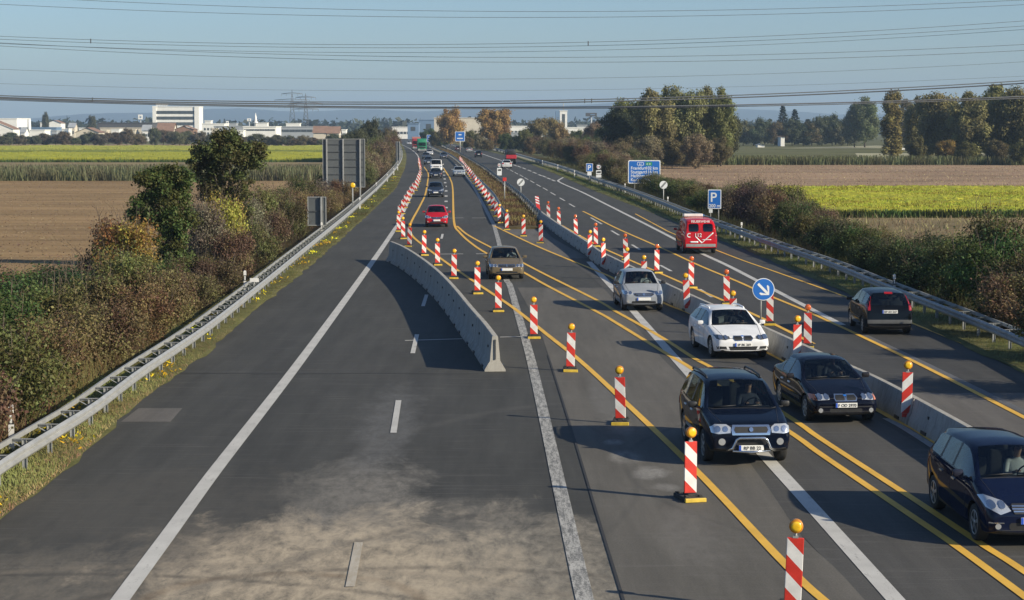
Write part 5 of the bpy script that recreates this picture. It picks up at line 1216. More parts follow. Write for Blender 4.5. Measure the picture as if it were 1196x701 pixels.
# ------------------------------------------------------------------ vehicles (local: front at +Y, ground at z 0)
def lerp(a, b, t): return a + (b - a) * t
def build_body(S):
    L, W, H, zb = S['L'], S['W'], S['H'], S['zb']; hw = W / 2
    yc, ya, yb, yd, yr, yw = S['yc'], S['ya'], S['yb'], S['yd'], S['yr'], S['yw']
    hf, hc, tz = S['hf'], S['hc'], S['tz']; bf, br = S['bf'], S['br']; rw = S.get('rw', .70) * hw
    def plan(t):
        P = [(0, S.get('nose', .84)), (.10, .92), (.3, .965), (.8, .995), (1.4, 1), (L - .9, 1), (L - .35, .98), (L - .08, S.get('tailw', .93)), (L, S.get('tailw', .93) - .03)]
        return float(np.interp(t, [a for a, b in P], [b for a, b in P])) * hw
    def belt(t): return float(np.interp(t, [yc, yw], [bf, br]))
    st = []; kind = []
    def deck(t, zt, z0, k='deck', wk=1.0):
        w = plan(t) * wk; zs = max(z0 + .12, zt - .11); zm = z0 + (zs - z0) * .52
        st.append((t, [(0, z0), (w - .18, z0), (w - .05, z0 + .05), (w, zm), (w - .025, zs), (w - .075, zt - .035), (w - .14, zt - .012), (w - .26, zt), (0, zt + .02)])); kind.append(k)
    def cowl(t, zg, zt, k):
        w = plan(t); zs = zg - .08; zm = zb + (zs - zb) * .52
        st.append((t, [(0, zb), (w - .18, zb), (w - .05, zb + .05), (w, zm), (w - .02, zs), (w - .06, zg), (w - .10, zg + .015), (w - .17, zt - .005), (0, zt + .025)])); kind.append(k)
    def cabin(t, zt, k, rr=rw):
        w = plan(t); zg = belt(t); zs = zg - .08; zm = zb + (zs - zb) * .52
        st.append((t, [(0, zb), (w - .18, zb), (w - .05, zb + .05), (w, zm), (w - .02, zs), (w - .06, zg), (rr + .035, zt - .10), (rr - .05, zt - .025), (0, zt + .012)])); kind.append(k)
    nb = S.get('nb', .26)
    deck(0.0, hf - S.get('nd', .22), nb + .06); deck(.035, hf - S.get('nd', .22) * .5, nb); deck(.11, hf - .03, nb); deck(.28, hf + .01, zb)
    deck(lerp(.28, yc, .55), lerp(hf, hc, .66), zb); cowl(yc, bf, hc, 'cowl')
    cabin(ya, H - .045, 'glass'); cabin(lerp(ya, yb, .5), H - .012, 'glass'); cabin(yb - .045, H - .002, 'pillar'); cabin(yb + .045, H, 'glass')
    cabin(yd - .045, H - .012, 'pillar'); cabin(yd + .045, H - .016, 'glass' if S.get('quarter', True) else 'panel'); cabin(yr, H - S.get('rd', .06), 'rear', rw * .97)
    cowl(yw, br, tz, 'deck')
    if S.get('deck'): deck(lerp(yw, L, .5), tz - .0, zb); deck(L - .10, tz - .01, zb + .06); deck(L - .03, tz - .08, nb); deck(L, tz - .30, nb + .06)
    else: deck(L - .04, tz - .12, zb + .06); deck(L - .01, S.get('bz', .66), nb); deck(L + .015, S.get('bz', .66) - .14, nb + .06)
    bm = mb(); rows = []
    for t, pts in st:
        y = L / 2 - t
        rows.append([bm.verts.new((x, y, z)) for x, z in pts] + [bm.verts.new((-x, y, z)) for x, z in pts[-2:0:-1]])
    n = len(rows[0]); cr = bm.edges.layers.float.new('crease_edge')
    gi = {}; nxt = [2]
    def gid(nm):
        if nm not in gi: gi[nm] = nxt[0]; nxt[0] += 1
        return gi[nm]
    for i in range(len(rows) - 1):
        for k in range(n):
            f = bm.faces.new((rows[i][k], rows[i + 1][k], rows[i + 1][(k + 1) % n], rows[i][(k + 1) % n])); f.smooth = True
            j = k if k < 8 else 15 - k; side = 'R' if k < 8 else 'L'
            mi = 1 if j <= 1 else 0
            kd = kind[i]
            if kd == 'cowl' and j == 7: mi = gid('windscreen')
            elif j == 5 and kd in ('cowl', 'glass') and (kd == 'glass' or True):
                if not (S.get('van') and i > 8): mi = gid('side_window' + side + str(0 if i < 8 else (1 if i < 10 else 2)))
            elif j == 5 and kd == 'pillar': mi = 1
            elif kd == 'rear' and j == 7 and not S.get('van'): mi = gid('rear_window')
            elif kd == 'rear' and j == 5 and S.get('rearq'): mi = gid('side_window' + side + '2')
            f.material_index = mi
    for rg, fl in ((rows[0], 1), (rows[-1], 0)):
        for k in range(8):
            q = [rg[k], rg[k + 1], rg[(16 - k - 1) % 16], rg[(16 - k) % 16]]; u = []
            for v in q:
                if v not in u: u.append(v)
            if len(u) >= 3: f = bm.faces.new(u if fl else u[::-1]); f.smooth = True; f.material_index = 0
    for e in bm.edges:
        ms = set(f.material_index for f in e.link_faces)
        if len(ms) > 1: e[cr] = .95
    vc = bm.verts.layers.float.new('crease_vert')
    for v in bm.verts:
        cnt = {}
        for f in v.link_faces: cnt[f.material_index] = cnt.get(f.material_index, 0) + 1
        if any(k >= 2 and c == 1 for k, c in cnt.items()) and len(cnt) > 1: v[vc] = .85
    bmesh.ops.recalc_face_normals(bm, faces=bm.faces[:])
    me = bpy.data.meshes.new('tmp'); bm.to_mesh(me); bm.free()
    for k in range(nxt[0]): me.materials.append(M['paint'] if k == 0 else (M['black'] if k == 1 else M['glass']))
    o = bpy.data.objects.new('tmp', me); C.objects.link(o)
    m = o.modifiers.new('s', 'SUBSURF'); m.levels = 2; m.render_levels = 2
    wr = S['R'] + .055; cbm = mb()
    for t in S['wheels']:
        for sx in (-1, 1):
            lathe(cbm, [(wr, sx * (hw - .27)), (wr, sx * (hw + .15))], 'X', 36, (0, L / 2 - t, S['R']))
    bmesh.ops.recalc_face_normals(cbm, faces=cbm.faces[:])
    for f in cbm.faces: f.material_index = 1; f.smooth = False
    cme = bpy.data.meshes.new('cut'); cbm.to_mesh(cme); cbm.free()
    for k in range(nxt[0]): cme.materials.append(me.materials[k])
    co = bpy.data.objects.new('cut', cme); C.objects.link(co)
    b = o.modifiers.new('b', 'BOOLEAN'); b.object = co; b.operation = 'DIFFERENCE'; b.solver = 'EXACT'
    bpy.context.view_layer.update()
    ev = bpy.data.meshes.new_from_object(o.evaluated_get(bpy.context.evaluated_depsgraph_get()))
    bpy.data.objects.remove(o); bpy.data.objects.remove(co)
    return ev, gi
def conform(bvh, outline, axis, off, th, step=.06, mi=0, bm=None):
    own = bm is None; bm2 = mb()
    f = bm2.faces.new([bm2.verts.new((u, v, 0)) for u, v in outline])
    us = [u for u, v in outline]; vs = [v for u, v in outline]
    for lo, hi, no in ((min(us), max(us), (1, 0, 0)), (min(vs), max(vs), (0, 1, 0))):
        k = int((hi - lo) / step)
        for q in range(1, k + 1):
            c = lo + (hi - lo) * q / (k + 1); bmesh.ops.bisect_plane(bm2, geom=bm2.verts[:] + bm2.edges[:] + bm2.faces[:], plane_co=(c * no[0], c * no[1], 0), plane_no=no)
    bad = []
    for v in bm2.verts:
        u, w = v.co.x, v.co.y
        o, d = {'F': ((u, 9, w), (0, -1, 0)), 'B': ((u, -9, w), (0, 1, 0)), 'R': ((9, u, w), (-1, 0, 0)), 'L': ((-9, u, w), (1, 0, 0)), 'T': ((u, w, 9), (0, 0, -1))}[axis]
        hit = bvh.ray_cast(Vector(o), Vector(d))
        if hit[0] is None: bad.append(v)
        else: v.co = hit[0] + (hit[1] if hit[1].dot(Vector(d)) < 0 else -hit[1]) * off
    if bad: bmesh.ops.delete(bm2, geom=bad, context='VERTS')
    if bm2.faces:
        ctr = Vector((0, 0, .6))
        bmesh.ops.recalc_face_normals(bm2, faces=bm2.faces[:])
        d = {'F': (0, 1, 0), 'B': (0, -1, 0), 'R': (1, 0, 0), 'L': (-1, 0, 0), 'T': (0, 0, 1)}[axis]
        s = sum(f.normal.dot(Vector(d)) for f in bm2.faces)
        bmesh.ops.solidify(bm2, geom=bm2.faces[:], thickness=th if s > 0 else -th)
        for f in bm2.faces: f.material_index = mi; f.smooth = True
    if own: return bm2
    me = bpy.data.meshes.new('t'); bm2.to_mesh(me); bm2.free(); bm.from_mesh(me); bpy.data.meshes.remove(me); return bm
def rect(cx, cz, w, h, c=.0):
    if c <= 0: return [(cx - w / 2, cz - h / 2), (cx + w / 2, cz - h / 2), (cx + w / 2, cz + h / 2), (cx - w / 2, cz + h / 2)]
    return [(cx - w / 2 + c, cz - h / 2), (cx + w / 2 - c, cz - h / 2), (cx + w / 2, cz - h / 2 + c), (cx + w / 2, cz + h / 2 - c), (cx + w / 2 - c, cz + h / 2), (cx - w / 2 + c, cz + h / 2), (cx - w / 2, cz + h / 2 - c), (cx - w / 2, cz - h / 2 + c)]
def disc(cx, cz, r, n=14): return [(cx + r * math.cos(2 * math.pi * k / n), cz + r * math.sin(2 * math.pi * k / n)) for k in range(n)]
def mirx(o): return [(-u, v) for u, v in o][::-1]
WHEELS = {}
def wheel_meshes(r, sp):
    if (r, sp) in WHEELS: return WHEELS[(r, sp)]
    bm = mb(); w = .105; ri = r * .66
    lathe(bm, [(ri, -w * .8), (r * .86, -w), (r * .97, -w * .82), (r, -w * .5), (r, w * .5), (r * .97, w * .82), (r * .86, w), (ri, w * .8)], 'X', 30)
    for f in bm.faces: f.smooth = len(f.verts) == 4
    t = bpy.data.meshes.new('tyre'); bm.to_mesh(t); bm.free(); t.materials.append(M['tyre'])
    bm = mb()
    lathe(bm, [(ri * 1.0, w * .62), (ri * 1.02, w * .84), (ri * .93, w * .86), (ri * .88, w * .5), (ri * .86, w * .1)], 'X', 28)
    bm2 = mb(); lathe(bm, [(ri * .22, w * .5), (ri * .22, w * .8), (ri * .1, w * .86)], 'X', 14)
    for k in range(sp):
        box(bm, w * .68, 0, ri * .52, .035, ri * .24, ri * .86, bevel=.008, rot=None)
        vs = bm.verts[-24:]
        # rotate the last spoke
        idx = len(bm.verts)
        bm.verts.ensure_lookup_table()
        bmesh.ops.rotate(bm, cent=(0, 0, 0), matrix=Matrix.Rotation(2 * math.pi * k / sp, 3, 'X'), verts=[v for v in bm.verts if v.tag is False and v.index == -1] or [])
    bm.free(); bm2.free()
    bm = mb()
    for k in range(sp):
        vs = box(bm, w * .68, 0, ri * .52, .035, ri * .26, ri * .86)
        bmesh.ops.rotate(bm, cent=(0, 0, 0), matrix=Matrix.Rotation(2 * math.pi * k / sp, 3, 'X'), verts=vs)
    lathe(bm, [(ri * 1.0, w * .62), (ri * 1.02, w * .84), (ri * .93, w * .86), (ri * .88, w * .5), (ri * .86, w * .1)], 'X', 28)
    lathe(bm, [(ri * .24, w * .5), (ri * .24, w * .84), (ri * .12, w * .9)], 'X', 14)
    q = bpy.data.meshes.new('rim'); bm.to_mesh(q); bm.free(); q.materials.append(M['rim'])
    bm = mb(); lathe(bm, [(ri * .9, 0), (ri * .9, w * .2)], 'X', 20); d = bpy.data.meshes.new('brake'); bm.to_mesh(d); bm.free(); d.materials.append(M['black'])
    WHEELS[(r, sp)] = (t, q, d); return WHEELS[(r, sp)]
def make_car(name, S, col):
    ev, gi = build_body(S); L, W, H = S['L'], S['W'], S['H']; hw = W / 2
    root = empty(name)
    bb = mb(); bb.from_mesh(ev); bvh = BVHTree.FromBMesh(bb); bb.free()
    def part(nm, idxs):
        b = mb(); b.from_mesh(ev)
        bmesh.ops.delete(b, geom=[f for f in b.faces if f.material_index not in idxs], context='FACES')
        if not b.faces: b.free(); return None
        if nm != 'body':
            for f in b.faces: f.material_index = 0
        me = bpy.data.meshes.new(nm); b.to_mesh(me); b.free()
        for k in (('paint', 'black') if nm == 'body' else ('glass',)): me.materials.append(M[k])
        me.set_sharp_from_angle(angle=R(40)); return mesh_obj(nm, me, root)
    body = part('body', (0, 1)); body.color = (*col, 1)
    for g, i in gi.items():
        part('side_window' if g.startswith('side') else g, (i,))
    bpy.data.meshes.remove(ev)
    def dec(nm, outs, axis, m, off=.006, th=.02, parent=root, step=.06):
        b = mb()
        for o in outs: conform(bvh, o, axis, off, th, step, 0, b)
        return obj(nm, b, M[m], parent, True)
    # wheels
    t, q, d = wheel_meshes(S['R'], S.get('spokes', 7))
    for tt in S['wheels']:
        for sx in (1, -1):
            w = empty('wheel', (0, 0, 0)); w.parent = root; w.location = (sx * (hw - .135), L / 2 - tt, S['R'])
            w.rotation_euler = (0, 0, 0 if sx > 0 else math.pi)
            mesh_obj('tyre', t, w); mesh_obj('rim', q, w); mesh_obj('brake', d, w)
    # seams, handles, trim
    seams = []; yz = lambda tt: L / 2 - tt
    for tt in (S['ya'] - .42, S['yb'], S['yd'] if not S.get('van') else S['yb'] + 1.2):
        seams.append([(yz(tt) - .007, S['zb'] + .12), (yz(tt) + .007, S['zb'] + .12), (yz(tt) + .007, S['bf'] - .05), (yz(tt) - .007, S['bf'] - .05)])
    for ax in 'LR':
        dec('door_seam', seams, ax, 'black', .002, .004)
        dec('door_handle', [rect(yz(tt), S['bf'] - .16, .2, .035, .012) for tt in (S['yb'] - .2, S['yd'] - .2)], ax, S.get('handle', 'black'), .02, .03)
        if S.get('trim'): dec('side_trim', [[(yz(S['wheels'][0] + S['R'] + .12), S['trim'] - .035), (yz(S['wheels'][1] - S['R'] - .12), S['trim'] - .035), (yz(S['wheels'][1] - S['R'] - .12), S['trim'] + .035), (yz(S['wheels'][0] + S['R'] + .12), S['trim'] + .035)]], ax, S.get('trim_m', 'black'), .012, .02)
        sx = 1 if ax == 'R' else -1
        b = mb(); box(b, 0, 0, 0, .19, .10, .13, bevel=.035); box(b, -sx * .12, .02, -.06, .14, .05, .03, bevel=.01)
        mo = obj('wing_mirror', b, M[S.get('mirror', 'paint')], root, True); mo.location = (sx * (hw + .09), yz(S['ya'] - .34), S['bf'] + .06); mo.color = (*col, 1)
    b = mb(); conform(bvh, [(-hw * .80, yz(S['yc'] - .03)), (hw * .80, yz(S['yc'] - .03)), (hw * .80, yz(S['yc'] - .0)), (-hw * .80, yz(S['yc'] - .0))], 'T', .004, .01, .1, 0, b)
    for x0 in (-.45, .12): tube(b, [(x0 + .5, yz(S['yc'] + .02), S['hc'] + .04), (x0, yz(S['yc'] + .06), S['hc'] + .065)], .009, 5)
    obj('wiper', b, M['black'], root)
    b = mb()
    for s in (1, -1):
        x0, x1 = s * hw * .80, s * hw * .66
        conform(bvh, [(x0 - .006, yz(S['yc'] - .02)), (x0 + .006, yz(S['yc'] - .02)), (x1 + .006, yz(.22)), (x1 - .006, yz(.22))], 'T', .002, .004, .1, 0, b)
    conform(bvh, [(-hw * .74, S['hf'] - .075), (hw * .74, S['hf'] - .075), (hw * .74, S['hf'] - .062), (-hw * .74, S['hf'] - .062)], 'F', .002, .004, .08, 0, b)
    conform(bvh, [(-hw * .80, S['zb'] + .12), (hw * .80, S['zb'] + .12), (hw * .80, S['zb'] + .135), (-hw * .80, S['zb'] + .135)], 'F', .002, .004, .08, 0, b)
    obj('bonnet_seam', b, M['black'], root)
    # front
    for s in (1, -1):
        o = S['head']; o = o if s > 0 else mirx(o)
        h = dec('headlight', [o], 'F', S.get('lens', 'lens'), .008, .03, step=.05)
        cx, cz = sum(u for u, v in o) / len(o), sum(v for u, v in o) / len(o)
        dec('reflector', [disc(cx - s * .10, cz, .055), disc(cx + s * .06, cz, .06)], 'F', 'chrome', .02, .008, h)
        if S.get('ind'): dec('indicator', [S['ind'] if s > 0 else mirx(S['ind'])], 'F', 'indicator', .010, .02)
        if S.get('fog'): dec('fog_light', [disc(s * S['fog'][0], S['fog'][1], S['fog'][2])], 'F', 'lens', .012, .03)
    if S.get('grille_frame'): dec('grille_frame', S['grille_frame'], 'F', 'chrome', .006, .03, step=.05)
    if S.get('grille'):
        g = dec('grille', S['grille'], 'F', 'black', .012, .03, step=.05)
        if S.get('slats'): dec('grille_slat', S['slats'], 'F', 'chrome', .024, .012, g, .08)
    if S.get('intake'): dec('air_intake', S['intake'], 'F', 'black', .004, .02)
    if S.get('bumper_bar'): dec('bumper_bar', S['bumper_bar'], 'F', S.get('bumper_m', 'galv_old'), .012, .03)
    if S.get('badge_t'): dec('badge', [disc(0, L / 2 - S['badge_t'], .042, 14)], 'T', 'sign_blue', .006, .008)
    elif S.get('badge'): dec('badge', [disc(0, S['badge'][0], S['badge'][1], 12)], 'F', 'chrome', S['badge'][2] if len(S['badge']) > 2 else .03, .012)
    def plate_at(axis, z, txt):
        s = 1 if axis == 'F' else -1
        hit = bvh.ray_cast(Vector((0, 9 * s, z)), Vector((0, -s, 0)))
        y = (hit[0].y if hit[0] else s * L / 2) + s * .03
        b = mb(); box(b, 0, 0, 0, .53, .018, .115, bevel=.006); p = obj('number_plate', b, M['plate'], root); p.location = (0, y, z)
        b = mb(); box(b, -.24 * (-s) * -1 if False else (.24 if axis == 'F' else -.24), 0, 0, .045, .022, .112); obj('country_band', b, M['plate_blue'], p)
        if txt: text_obj('lettering', txt, .098, M['ink'], p, (-.02 * s, s * .0125, -.035), (math.pi / 2, 0, math.pi if axis == 'F' else 0), 'CENTER', .004, 1.0)
    if S.get('pf') is not None: plate_at('F', S['pf'], S.get('txt', ''))
    if S.get('pr') is not None: plate_at('B', S['pr'], S.get('txtr', ''))
    # rear lamps
    for s in (1, -1):
        o = S['taill']; dec('tail_light', [o if s > 0 else mirx(o)], 'B', 'tail', .008, .03, step=.06)
    if S.get('rear_bar'): dec('rear_bumper_bar', S['rear_bar'], 'B', S.get('rear_bar_m', 'galv_old'), .008, .03)
    if S.get('brake3'): dec('high_brake_light', [S['brake3']], 'B', 'tail', .02, .02)
    if S.get('rails'):
        for s in (1, -1):
            x = s * (S.get('rw', .7) * hw - .05); z = H - .055; y0, y1 = yz(S['ya'] + .32), yz(S['yr'] - .12)
            b = mb(); tube(b, [(x, y0, z - .02), (x, y0 - .12, z + .03), (x, (y0 + y1) / 2, z + .045), (x, y1 + .12, z + .02), (x, y1, z - .03)], .024, 8); obj('roof_rail', b, M[S['rails']], root)
    # cabin
    if not S.get('nocabin'):
        b = mb(); box(b, 0, yz(S['yc'] + .42), S['bf'] - .12, W * .80, .42, .22, bevel=.06); box(b, 0, yz(L * .5), .34, W * .78, L * .42, .06); obj('dashboard', b, M['black'], root, True)
        for s in (-1, 1):
            for row, tt in ((0, S['ya'] + .62), (1, S['yd'] + .02)):
                b = mb(); box(b, 0, .12, .46, .48, .50, .16, bevel=.05)
                hgt = (H - .30) - .5; box(b, 0, -.20, .5 + hgt * .42, .46, .13, hgt * .84, bevel=.05, rot=Matrix.Rotation(.0, 3, 'X')); box(b, 0, -.23, H - .36, .24, .08, .17, bevel=.035)
                o = obj('seat', b, M['seat'], root, True); o.location = (s * W * .21, yz(tt), S['zb'] - .18)
        b = mb(); n = 22; rr = .18
        tube(b, [(rr * math.cos(2 * math.pi * k / n), 0, rr * math.sin(2 * math.pi * k / n)) for k in range(n + 1)], .014, 6); tube(b, [(-rr, 0, 0), (rr, 0, 0)], .014, 6); tube(b, [(0, 0, 0), (0, .14, -.05)], .03, 6)
        o = obj('steering_wheel', b, M['black'], root); o.location = (-W * .21, yz(S['ya'] + .02), S['bf'] - .02); o.rotation_euler = (R(-25), 0, 0)
    return root

SPEC = {}
SPEC['suv'] = dict(L=4.5, W=1.86, H=1.70, zb=.27, nb=.33, yc=1.12, ya=1.80, yb=2.45, yd=3.3, yr=4.12, yw=4.40, hf=.95, hc=1.09, bf=1.09, br=1.12, tz=1.12, R=.355, wheels=(.86, 3.48), rw=.70, nd=.26, nose=.86, bz=.72, rails='black', spokes=6, handle='paint',
    head=[(.44, .735), (.70, .715), (.83, .74), (.845, .84), (.76, .905), (.52, .905), (.43, .85)], grille=[(-.335, .735), (.335, .735), (.365, .80), (.335, .855), (-.335, .855), (-.365, .80)], grille_frame=[[(-.40, .69), (.40, .69), (.425, .80), (.39, .895), (-.39, .895), (-.425, .80)]],
    intake=[rect(0, .535, .66, .12, .03)], fog=(.62, .55, .075), badge=(.80, .045, .03), pf=.42, pr=.75, txt='RP BB 22', trim=.52, trim_m='galv_old', bumper_bar=None,
    taill=[(.72, .78), (.88, .78), (.88, 1.08), (.76, 1.08)], rear_bar=[rect(0, .5, 1.5, .14)])
SPEC['sedan'] = dict(L=4.47, W=1.75, H=1.40, zb=.19, nb=.22, yc=1.34, ya=2.10, yb=2.52, yd=3.25, yr=3.32, yw=3.92, hf=.70, hc=.93, bf=.92, br=.97, tz=.99, R=.315, wheels=(.76, 3.49), rw=.66, nd=.2, deck=True, quarter=False, spokes=8, nose=.80, handle='paint',
    head=[(.40, .60), (.68, .585), (.70, .70), (.62, .705), (.40, .695)], ind=[(.70, .585), (.815, .59), (.81, .70), (.715, .70)], lens='lens', grille=[[(.03, .585), (.235, .585), (.26, .64), (.23, .695), (.05, .695), (.025, .64)], [(-.235, .585), (-.03, .585), (-.025, .64), (-.05, .695), (-.23, .695), (-.26, .64)]],
    grille_frame=[[(.005, .565), (.255, .565), (.29, .64), (.25, .715), (.03, .715), (.0, .64)], [(-.255, .565), (-.005, .565), (-.0, .64), (-.03, .715), (-.25, .715), (-.29, .64)]], intake=[rect(0, .345, .8, .09, .02), rect(0, .435, 1.3, .03)], fog=(.62, .35, .055), badge_t=.16, pf=.475, pr=.78, txt='F OD 2970', trim=.5,
    taill=[(.48, .74), (.82, .74), (.82, .90), (.48, .90)])
SPEC['estate'] = dict(L=4.53, W=1.82, H=1.43, zb=.19, nb=.22, yc=1.34, ya=2.08, yb=2.52, yd=3.25, yr=4.06, yw=4.40, hf=.735, hc=.95, bf=.94, br=.99, tz=.98, R=.325, wheels=(.80, 3.56), rw=.67, nd=.20, rearq=True, spokes=9, nose=.82, handle='paint', rails='paint', bz=.64,
    head=[(.40, .655), (.55, .615), (.80, .64), (.84, .735), (.74, .755), (.42, .715)], grille=[[(.035, .61), (.24, .60), (.30, .66), (.26, .715), (.06, .715), (.03, .66)], [(-.24, .60), (-.035, .61), (-.03, .66), (-.06, .715), (-.26, .715), (-.30, .66)]],
    grille_frame=[[(.015, .59), (.26, .58), (.33, .66), (.28, .735), (.04, .735), (.01, .66)], [(-.26, .58), (-.015, .59), (-.01, .66), (-.04, .735), (-.28, .735), (-.33, .66)]], intake=[[(-.40, .30), (.40, .30), (.46, .42), (-.46, .42)], [(.50, .335), (.80, .345), (.82, .43), (.53, .42)], [(-.80, .345), (-.50, .335), (-.53, .42), (-.82, .43)]], badge_t=.17, lens='lens_dark', pf=.475, pr=.75, txt='SP BK 269',
    taill=[(.50, .72), (.84, .72), (.84, .92), (.50, .92)])
SPEC['mpv'] = dict(L=4.27, W=1.78, H=1.58, zb=.2, nb=.24, yc=.95, ya=1.72, yb=2.28, yd=3.12, yr=3.84, yw=4.16, hf=.80, hc=1.07, bf=1.02, br=1.10, tz=1.08, R=.325, wheels=(.77, 3.55), rw=.68, nd=.24, rearq=False, spokes=5, nose=.80, handle='chrome', bz=.66,
    head=[(.42, .66), (.60, .60), (.80, .70), (.84, .84), (.78, .87), (.52, .80)], grille=[[(-.36, .61), (.36, .61), (.42, .74), (.38, .77), (-.38, .77), (-.42, .74)]], slats=[rect(0, .65, .76, .022), rect(0, .69, .80, .022), rect(0, .73, .80, .022)], intake=[rect(0, .40, .9, .12, .03)], fog=(.64, .40, .05), badge=(.69, .075, .036), pf=.50, pr=.72, txt='',
    bumper_bar=[rect(.66, .46, .24, .018), rect(-.66, .46, .24, .018)], bumper_m='chrome', taill=[(.62, .72), (.84, .72), (.84, 1.0), (.66, 1.0)])
SPEC['fusion'] = dict(L=4.02, W=1.72, H=1.52, zb=.2, nb=.26, yc=.95, ya=1.65, yb=2.15, yd=2.95, yr=3.62, yw=3.90, hf=.82, hc=1.04, bf=1.0, br=1.06, tz=1.02, R=.30, wheels=(.78, 3.27), rw=.70, nd=.24, spokes=7, handle='black', bz=.62, rearq=False,
    head=[(.42, .66), (.78, .66), (.80, .82), (.5, .80)], grille=[rect(0, .70, .7, .14, .03)], intake=[rect(0, .42, 1.0, .12, .03)], pf=.5, pr=.82, txt='', txtr='RP AV 547', trim=.5,
    taill=[(.66, .86), (.80, .86), (.775, 1.10), (.64, 1.42), (.575, 1.42), (.66, 1.10)], rear_bar=[rect(0, .48, 1.52, .13)], rear_bar_m='dark_steel', brake3=rect(0, 1.43, .28, .05, .01))
SPEC['hatch'] = dict(L=3.85, W=1.68, H=1.51, zb=.19, nb=.23, yc=.88, ya=1.60, yb=2.12, yd=2.92, yr=3.36, yw=3.72, hf=.78, hc=1.03, bf=.99, br=1.06, tz=1.04, R=.30, wheels=(.72, 3.18), rw=.68, nd=.22, spokes=7, nose=.80, handle='paint', bz=.64,
    head=[(.40, .66), (.62, .63), (.79, .68), (.80, .80), (.66, .82), (.42, .73)], grille=[[(-.40, .66), (-.28, .60), (.28, .60), (.40, .66), (.34, .70), (-.34, .70)]], grille_frame=[[(-.44, .68), (-.30, .58), (.30, .58), (.44, .68), (.38, .72), (-.38, .72)]], slats=[rect(0, .63, .5, .015), rect(0, .665, .62, .015)], badge=(.66, .05, .034), intake=[rect(0, .36, .95, .10, .03)], fog=(.62, .40, .05), pf=.49, pr=.75, txt='', trim=.5,
    taill=[(.62, .72), (.80, .72), (.80, 1.0), (.66, 1.0)])
SPEC['sedan_old'] = dict(SPEC['sedan'], L=4.45, W=1.72, H=1.43, head=[(.42, .60), (.78, .60), (.80, .71), (.46, .71)], ind=None, badge_t=None, grille=[rect(0, .65, .74, .09, .02)], grille_frame=[rect(0, .65, .80, .13, .02)], slats=[rect(0, .65, .7, .012)], badge=(.65, .045, .03), intake=[rect(0, .35, 1.0, .08, .02)], fog=None, txt='', pf=.49)
SPEC['van'] = dict(L=4.9, W=1.94, H=1.98, zb=.25, nb=.30, yc=.95, ya=1.72, yb=2.25, yd=3.3, yr=4.78, yw=4.86, hf=1.02, hc=1.24, bf=1.18, br=1.2, tz=1.22, R=.33, wheels=(.95, 3.90), rw=.82, nd=.3, spokes=6, nose=.86, tailw=.965, handle='black', bz=.8, van=True, quarter=False, rd=.07,
    head=[(.55, .80), (.84, .80), (.86, 1.0), (.62, .98)], grille=[rect(0, .88, .9, .14, .03)], intake=[rect(0, .50, 1.2, .14, .03)], pf=.52, pr=None, txt='', trim=.6,
    taill=[(.80, .85), (.90, .85), (.90, 1.25), (.80, 1.25)], rear_bar=[rect(0, .50, 1.66, .16)])
def fixg(S):
    g = S.get('grille')
    if g and not isinstance(g[0][0], (tuple, list)): S['grille'] = [g]
for S in SPEC.values(): fixg(S)

